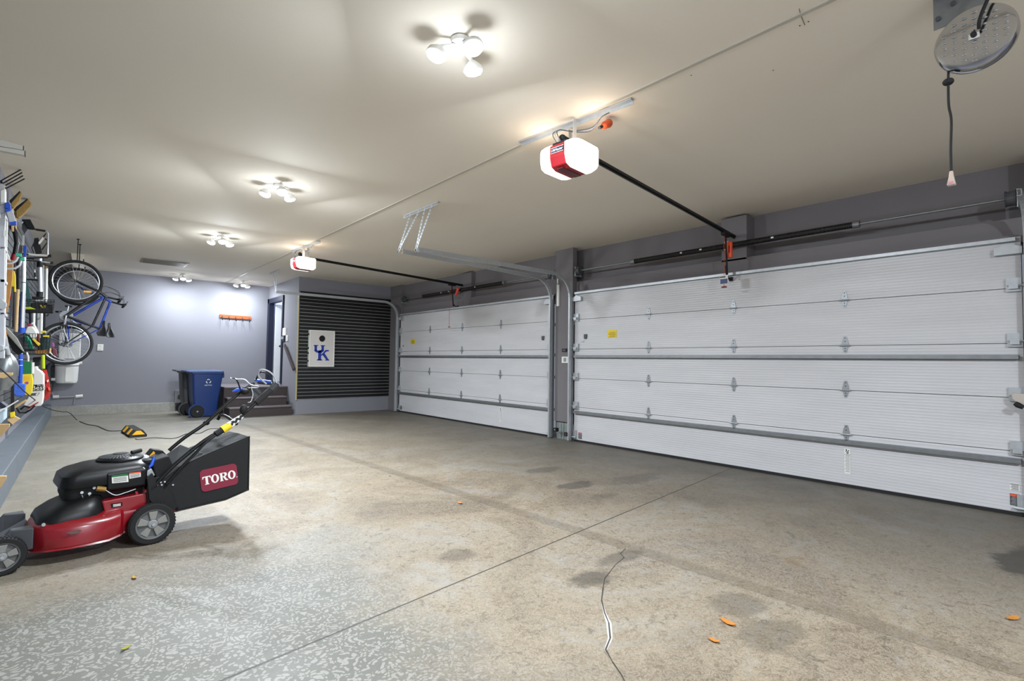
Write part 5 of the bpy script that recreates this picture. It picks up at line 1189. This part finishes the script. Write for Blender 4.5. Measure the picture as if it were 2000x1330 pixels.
# upper wire basket
def basket(label, x0, x1, ya, yb, y, dep, m=m_blackm, floor_m=None, wires=9):
    t = lthing('wire_basket', label, 'basket', y, (x0+x1)/2, (ya+yb)/2)
    O = t.location; mb = MB(); y2 = y+dep
    c = [V(x0, ya, y), V(x1, ya+2, y), V(x1-4, yb, y), V(x0, yb-1, y)]
    b2 = [Vector((p.x, y2, p.z)) for p in c]
    for ring in (c, b2): mb.tube([p-O for p in ring], .006, 6, closed=True)
    for p, q_ in zip(c, b2): mb.tube([p-O, q_-O], .005, 6)
    for i in range(1, wires):
        f = i/wires
        for A_, D_ in ((c[0].lerp(c[1], f), c[3].lerp(c[2], f)),): mb.tube([A_-O, D_-O, Vector((D_.x, y2, D_.z))-O, Vector((A_.x, y2, A_.z))-O], .0028, 5)
    for i in range(1, 5):
        f = i/5; A_, D_ = c[0].lerp(c[3], f), c[1].lerp(c[2], f); mb.tube([A_-O, D_-O, Vector((D_.x, y2, D_.z))-O, Vector((A_.x, y2, A_.z))-O], .0028, 5, closed=True)
    mb.build('wire_frame', m, t)
    if floor_m: MB().prism([c[3]-O, c[2]-O, c[2]-O+Vector((0,0,.05)), c[3]-O+Vector((0,0,.05))], (0, dep, 0)).build('basket_floor', floor_m, t)
    return t
basket('small black wire basket of tools, the upper of two on the left wall', 46, 106, 584, 609, 9.4, .28, floor_m=m_blackm)
y = 9.45; t = lthing('tool_case', 'black case with a clear window resting in the upper wire basket', 'case', y, 85, 595)
part(t, 'case', m_blackm, [[(60,592),(72,589),(86,590),(103,592),(104,600),(98,606),(60,605)]], th=.16, y=y, bevel=.01); part(t, 'window', m_dgrey, [[(93,591),(101,591),(101,595),(94,595)]], th=.01, y=y-.008)
y = 9.42; t = lthing('hand_brush', 'yellow looped hand tool lying in the upper wire basket', 'hand tool', y, 85, 600)
part(t, 'yellow_loop', m_yel, tubes=[([(78,596),(84,602),(90,606),(99,605)], .010), ([(85,598),(88,597),(88,601),(85,600)], .006)], y=y, smooth=True)
y = 9.35; t = lthing('yellow_level', 'flat yellow tool on the left of the upper wire basket', 'hand tool', y, 55, 602)
part(t, 'body', m_lime, [[(47,600),(58,599),(70,604),(48,604)]], th=.04, y=y, bevel=.003)
y = 10.0; t = lthing('hose_reel_clamp', 'silver clamp mechanism at the foot of the telescopic pole', 'clamp', y, 75, 586)
part(t, 'jaw', m_galv, [[(68,584),(86,583),(87,588),(70,591)]], th=.06, y=y, bevel=.006); part(t, 'body', m_blackm, [[(62,579),(86,580),(84,584),(62,583)]], th=.08, y=y-.01, bevel=.005)
y = 9.9; t = lthing('rake_head', 'dark green tapering tool handle hanging above the upper wire basket', 'garden tool', y, 53, 570)
part(t, 'body', mat('dark_green_paint', '#1f4f4c', .5), [[(48,541),(52,541),(60,580),(60,598),(54,598),(50,572)]], th=.03, y=y, bevel=.003)
# poles below
for k, (x0, x1, lab, mm, rr_) in enumerate([(60,61,'dark blue pole between the two wire baskets', m_navy, .020), (66,65,'off-white pole directly behind the white jug', m_trimw, .020), (74,74,'grey pole between the two wire baskets, behind the jug handle', m_greyp, .022), (81,80,'white pole below the upper wire basket on its right', m_white, .020), (86.5,85,'black pole hanging below the right end of the upper basket', m_blackm, .018)]):
    yy = 10.2+.25*k; t = lthing('tool_pole', lab, 'pole', yy, x0, 620); part(t, 'shaft', mm, tubes=[([(x0, 609), (x1, 660)], rr_)], y=yy, smooth=True)
t = lthing('wall_hook', 'little black wall hook beside the black pole, left of the bicycle', 'hook', 10.6, 91, 615); part(t, 'hook', m_blackm, tubes=[([(87,612),(88,617),(92,617),(95,613)], .009)], y=10.6, smooth=True)
# lower basket and its contents
basket('large black wire basket with bamboo base, the lower of two on the left wall', 46, 98, 651, 692, 8.9, .32, floor_m=None)
y = 8.92; t = lthing('bamboo_shelf', 'bamboo-coloured slatted shelf under the lower wire basket', 'shelf', y, 80, 690); part(t, 'board', m_tan, [[(66,685),(99,682),(97,690),(70,691)]], th=.30, y=y, bevel=.004); part(t, 'edge', m_wood, [[(97,680),(99,680),(98,690),(96,690)]], th=.31, y=y-.01)
def jug(label, y, body, cap, pb, pc, mb_, mc, name='jug', cat='bottle', handle=True, th=.11):
    t = lthing(name, label, cat, y, *pb[0]); 
    part(t, 'bottle_body', mb_, [pb], th=th, y=y, bevel=.012); part(t, 'cap', mc, [pc], th=.05, y=y+.03, bevel=.006); return t
jug('white jug with a dark red cap standing in the lower basket', 9.0, 0, 0, [(49,648),(53,638),(64,637),(72,648),(70,666),(52,668)], [(53,632),(61,632),(61,637),(53,637)], m_white, mat('dark_red_cap', '#8f1740', .5))
jug('large white bottle behind the red-capped jug', 9.25, 0, 0, [(62,645),(64,634),(69,635),(76,650),(69,680),(62,680)], [(61,630),(67,630),(67,634),(61,634)], mat('milky_plastic', '#e6e2d4', .4), m_white)
jug('green spray bottle lying against the white jug in the lower basket', 8.97, 0, 0, [(48,656),(54,656),(60,664),(66,681),(56,682),(53,670),(48,664)], [(47,652),(57,652),(62,658),(56,660)], m_teal, m_green, th=.07)
jug('red and white patterned can in the lower basket', 9.15, 0, 0, [(69.5,652),(77,652),(77,672),(70,672)], [(70,649),(76,649),(76,652),(70,652)], mat('red_tin', '#9c3a28', .5, noise=.6, nscale=40), m_paper, name='spray_can', cat='can', th=.06)
jug('dark bottle with a yellow cap at the right end of the lower basket', 9.0, 0, 0, [(79,652),(89,650),(96,659),(95,683),(80,684)], [(79,646),(90,646),(89,650),(80,650)], mat('dark_green_bottle', '#17363b', .4), m_yel)
y = 8.87; t = lthing('scrub_brush', 'yellow scraper with dark handle leaning across the lower basket', 'scraper', y, 70, 668); part(t, 'yellow_body', m_yel, [[(62,662),(66,661),(79,672),(75,676)]], th=.04, y=y, bevel=.004); part(t, 'dark_handle', m_blackm, [[(52,652),(57,654),(74,676),(70,680),(60,664)]], th=.03, y=y+.02, bevel=.004)
y = 8.88; t = lthing('yellow_clip', 'yellow clip on the wire at the right of the lower basket', 'clip', y, 89, 656); part(t, 'clip', m_yel, [[(84,655),(96,655),(96,658),(84,658)]], th=.03, y=y, bevel=.003)
y = 9.25; t = lthing('watering_can', 'maroon and purple container between the lower basket and bicycle wheel', 'container', y, 105, 680)
part(t, 'body', mat('maroon_plastic', '#5a2230', .5), [[(101,678),(110,682),(113,697),(103,694)]], th=.12, y=y, bevel=.008); part(t, 'purple_label', mat('purple_print', '#8c4a86', .5), [[(101,668),(106,670),(106,678),(101,677)]], th=.06, y=y, bevel=.004); clip(t, 103, 685, 9.3)
y = 9.0; t = lthing('black_tray', 'black bin-shaped holder on the wall left of the lower basket', 'holder', y, 40, 665); part(t, 'holder', m_dgrey, [[(24,644),(32,646),(46,652),(48,664),(46,684),(36,672),(28,660)]], th=.14, y=y, bevel=.008)
# grey pusher blade and big scoop
y = 7.6; t = lthing('roof_rake', 'long grey slanted blade of a scraper hanging point-down at the left', 'scraper', y, 30, 665); part(t, 'blade', mat('weathered_aluminium', '#8d8b84', .5, metal=.4, noise=.3, nscale=40), [[(10,638),(14,640),(33,660),(47,686),(45,687),(38,679),(11,648)]], th=.04, y=y, bevel=.003); part(t, 'backing', m_blackm, [[(11,650),(38,680),(46,688),(36,694),(24,684),(16,668)]], th=.05, y=y+.04)
y = 7.35; t = lthing('grain_shovel', 'grey metal scoop shovel with a tan wooden shaft hung blade-down at the left edge', 'shovel', y, 10, 700)
mb = MB(); O = t.location
rings = []
for px, py, w_, dp in ((16,690,4,.0),(12,700,12,.04),(9,716,18,.05),(6,734,19,.05),(3,750,15,.04),(2,762,9,.03)):
    c0 = V(px, py, y); wv = w_*.0047
    rings.append([c0-O+Vector((wv*1.25*cos(a), (dp+.02)*sin(a)*1.6+.05, .0)) for a in [pi*2*k/16 for k in range(16)]])
mb.loft(rings); mb.build('scoop', mat('scoop_steel', '#8f9395', .32, metal=.75, noise=.1), t, smooth=True)
part(t, 'shaft', m_tan, tubes=[([(2,600,y),(6,640,y),(9,660,y)], .020)], y=y, smooth=True); part(t, 'socket', m_greyp, tubes=[([(8,658),(12,680),(16,694)], .024)], y=y, smooth=True)
# planks
for k, (P_, yy, lab, th_) in enumerate([([(-6,728),(25,728),(24,733),(8,739),(-6,738)], 6.6, 'pine board end sticking out in front of the metal scoop', .05), ([(27,793),(31,791),(50,780),(53,783),(31,797),(27,797)], 8.6, 'pale pine stick leaning beside the yellow and green box', .03), ([(-6,829),(19,828),(19,834),(2,853),(-6,855)], 6.0, 'plywood offcut on the ledge at the left edge', .03), ([(-6,930),(13,930),(12,936),(3,952),(-6,956)], 4.7, 'plywood offcut lowest at the left picture edge', .03)]):
    t = lthing('plank', lab, 'board', yy, *P_[0]); part(t, 'board', m_wood, [P_], th=th_, y=yy, bevel=.003)
y = 7.6; t = lthing('wood_block', 'short wooden block with yellow post foot standing on the ledge', 'block', y, 25, 820)
part(t, 'block', m_wood, [[(15,819),(29,813),(39,818),(26,828)],[(15,819),(26,828),(26,830),(15,821)]], th=.05, y=y); part(t, 'yellow_foot', m_yel, [[(19,806),(28,804),(29,814),(20,816)]], th=.05, y=y-.01, bevel=.004); part(t, 'dark_post', m_blackm, [[(22,745),(27,745),(28,804),(21,806)]], th=.05, y=y)
y = 6.6; t = lthing('plastic_tote', 'pale blue plastic tub at the left edge above the ledge', 'tub', y, 0, 810)
part(t, 'tub', mat('pale_blue_plastic', '#b4c4cf', .45), [[(-6,800),(10,796),(9,820),(2,827),(-6,829)]], th=.25, y=y, bevel=.01); part(t, 'rim', m_white, [[(-6,804),(10,796),(34,782),(36,783),(12,798),(-6,808)]], th=.03, y=y-.02)
part(t, 'dark_lid', m_navy, [[(-6,784),(2,786),(13,794),(-6,797)]], th=.2, y=y)
# blue brush
y = 7.9; t = lthing('toilet_brush', 'bright blue long-handled brush with blue bristles', 'brush', y, 40, 730)
part(t, 'handle', m_brightblue, tubes=[([(40,688,y),(40.5,720,y),(39.5,752,y)], .018)], y=y, smooth=True)
part(t, 'bristles', m_bristleb, [[(27,750),(32,749),(50,750),(49,770),(44,775),(30,774),(25,768)]], th=.10, y=y-.04, bevel=.01)
part(t, 'handle_bands', m_paper, tubes=[([(40,x),(40,x+1)], .0195) for x in (690,702,713)], y=y)
# green and yellow box
y = 8.4; t = lthing('seed_box', 'green and yellow cardboard box beside the blue brush', 'box', y, 52, 740)
part(t, 'green_top', m_green, [[(43,706),(61,706),(62,730),(43,731)]], th=.16, y=y, bevel=.003); part(t, 'yellow_body', m_yel, [[(42,731),(62,730),(64,745),(62,768),(58,772),(49,771),(42,752)]], th=.16, y=y, bevel=.003)
part(t, 'side_panel', m_paper, [[(62,708),(66,708),(65,730),(62,730)]], th=.16, y=y+.01); part(t, 'purple_spot', mat('purple_spot', '#a0408c', .5), [[(48,747),(52,745),(56,746),(55,750),(51,751)]], th=.004, y=y-.005)
part(t, 'printed_lines', m_amber, [[(46,735+2.5*k),(58,735+2.5*k),(58,736+2.5*k),(46,736+2.5*k)] for k in range(4)], th=.003, y=y-.003); part(t, 'tie', m_trimw, tubes=[([(52,688),(55,697),(55,706)], .010)], y=y+.05, smooth=True)
# white sprayer tank
y = 9.0; t = lthing('garden_sprayer', 'white tank sprayer with black Do it Best lettering, tapering to the ledge', 'sprayer', y, 75, 750)
part(t, 'tank', mat('cream_plastic', '#dcd9d2', .45), [[(65,720),(66,716),(72,715),(74,721),(82,726),(86,732),(86,750),(85,778),(83,789),(80,793),(47,795),(45,792),(55,776),(62,764),(64,745)]], th=.26, y=y, bevel=.02)
part(t, 'black_band', m_black, [[(64,751.5),(85.3,750.5),(85.2,761.5),(64,763)]], th=.01, y=y-.006)
c0 = V(75, 756.8, y)-t.location; text('Best', .075, frame(c0+Vector((0,-.009,-.004)), (1,0,.05), (0,0,1)), m_paper, t, ext=.001)
c0 = V(79, 752.6, y)-t.location; text('Do it', .028, frame(c0+Vector((.0,-.0095,.0)), (1,0,.05), (0,0,1)), m_paper, t, ext=.001)
part(t, 'logo_bar', m_dgrey, [[(62,768),(78,767),(73,772.5),(59,773)]], th=.004, y=y-.004); part(t, 'logo_slash', m_paper, [[(72,768),(76,767.6),(72,772),(69,772)]], th=.004, y=y-.006)
part(t, 'pinstripes', m_greyp, [[(64,764),(85,763),(85,763.7),(64,764.7)]], th=.003, y=y-.003)
part(t, 'pump', m_blackm, [[(64,698),(80,697),(79,712),(73,716),(66,716)]], th=.10, y=y+.05, bevel=.01)
part(t, 'spray_wand', m_redp, [[(52,797),(74,785),(76,786),(56,799)]], th=.03, y=y-.05); part(t, 'wand_tube', m_silver, [[(55,800),(74,787),(75,788),(58,801)]], th=.02, y=y-.06)
# black coiled hose under it
y = 8.8; t = lthing('coiled_hose', 'thin black coiled hose lying on the ledge before the white sprayer', 'hose', y, 45, 800)
part(t, 'hose', m_blackm, tubes=[([(32,795,y),(38,806,y),(50,806,y),(60,800,y-.1),(68,792,y-.1)], .010), ([(40,800,y),(48,793,y),(60,796,y)], .012)], y=y, smooth=True)
# red extension cord
y = 9.8; t = lthing('extension_cord', 'coiled red extension cord hanging right of the white sprayer', 'cord', y, 90, 750)
for k in range(5):
    x0, x1 = 82+1.6*k, 87+2.2*k
    part(t, 'loop', mat('red_cord_jacket', '#b02a22', .6), tubes=[([(82+2*k,722,y+.02*k),(x0+1,745,y+.02*k),(x0+2,770+k*2,y),(x0+5,783-k,y),(x1+2,770,y),(x1,745,y+.01*k),(86+k,722,y)], .0055)], y=y, smooth=True)
part(t, 'plug', m_paper, [[(91,744),(94,741),(95,744),(93,747)]], th=.04, y=y-.03); part(t, 'socket_end', m_orange, [[(93,756),(98,758),(99,762),(95,763)]], th=.04, y=y-.03)
y = 9.9; t = lthing('lime_pole', 'lime yellow pole above the red coiled cord', 'pole', y, 84, 700); part(t, 'shaft', m_lime, tubes=[([(83.5,693),(84,720)], .024)], y=y, smooth=True)
# door sensors, pillar fittings, plate at the right edge
for k, (px, py, lab) in enumerate([(1086, 839, 'black door safety sensor on the track left of the pillar foot'), (1107, 848, 'black door safety sensor right of the pillar foot')]):
    c0 = pt(px, py, 'x', 6.20); t = thing('door_sensor', lab, 'sensor', c0)
    MB().box((-.03, -.035, -.03), (.03, .035, .03)).build('sensor_body', m_blackm, t, bevel=.005); MB().cyl((-.034, 0, 0), (-.028, 0, 0), .012).build('sensor_lens', m_greyp if k == 0 else m_redp, t)
    MB().box((.02, -.02, -.06), (.14, .02, -.05)).build('sensor_bracket', m_galv, t)
t = thing('post_base', 'galvanised steel base plates at the foot of the pillar between the doors', 'steel plate', (6.335, 6.03, 0))
for y0, y1 in ((-.16, -.02), (.0, .05), (.06, .15)): MB().box((-.008, y0, 0), (.0, y1, .27)).build('base_plate', mat('stained_galvanised', '#8f9a97', .5, metal=.4, noise=.35, nscale=14), t)
MB().box((-.012, -.18, .275), (-.0, .18, .295)).build('rusty_edge', mat('rusty_edge', '#6f4f30', .9, noise=.4, nscale=30), t)
c0, c1 = pt(1090, 556, 'x', 6.28), pt(1091, 598, 'x', 6.28); t = thing('spare_bracket', 'short white metal bar fixed upright on the pillar by the track curve', 'bracket', c0)
MB().box((-.01, -.025, c1.z-c0.z), (.02, .025, .0)).build('bar', m_white, t, bevel=.004); MB().box((-.012, -.01, .0), (.02, .01, .10)).build('bar_neck', m_galv, t)
t = thing('wall_shelf', 'beige plate with a black rubber grip at the right picture edge before the door', 'shelf', (6.20, .42, 1.0))
O = t.location; MB().prism([pt(x, y, 'x', 6.18)-O for x, y in ((1975,769),(2030,769),(2030,812),(1999,796),(1978,780))], (.12, 0, 0)).build('plate', mat('beige_plate', '#b5aca2', .5), t, bevel=.004)
MB().tube([pt(x, y, 'x', 6.15)-O for x, y in ((1982,787),(1988,791),(1999,796))], [.018,.024,.018], 12).build('rubber_grip', m_blackm, t, smooth=True)
# fallen leaves
rnd = random.Random(11)
lf = None
spots = [(1421,1217,.07,'#b8712a','largest orange leaf on the floor, right of the long crack'),(1394,1253,.045,'#b8712a','small orange leaf in front of the largest one'),(1977,1209,.07,'#a9702e','orange-brown leaf at the right edge of the floor'),(898,983,.06,'#c07a48','orange leaf mark on the floor left of the door pillar'),(1128,926,.03,'#8fb02a','tiny green leaf on the floor before the garage doors'),(262,1130,.04,'#a8843c','small tan leaf on the pale flaked floor'),(246,1268,.035,'#8f8a2e','olive leaf on the flaked floor near the bottom left'),(761,930,.035,'#b9773c','tiny orange leaf mid-floor')]
for px, py, s_, col, lab in spots:
    c0 = pt(px, py, 'z', 0); a = rnd.uniform(0, 3)
    s_ *= .62; mb = MB(); n = 10; R1 = [Vector((s_*cos(2*pi*k/n), s_*.42*sin(2*pi*k/n)*(1-.3*cos(2*pi*k/n)), .004+.006*abs(cos(2*pi*k/n)))) for k in range(n)]
    mb.prism([Matrix.Rotation(a, 3, 'Z') @ p for p in R1], (0, 0, .002))
    o = mb.build('leaf', mat('leaf'+col, col, .8, noise=.2)); o.location = (c0.x, c0.y, 0); tag(o, lab, 'leaf', 'dry leaves on the floor')
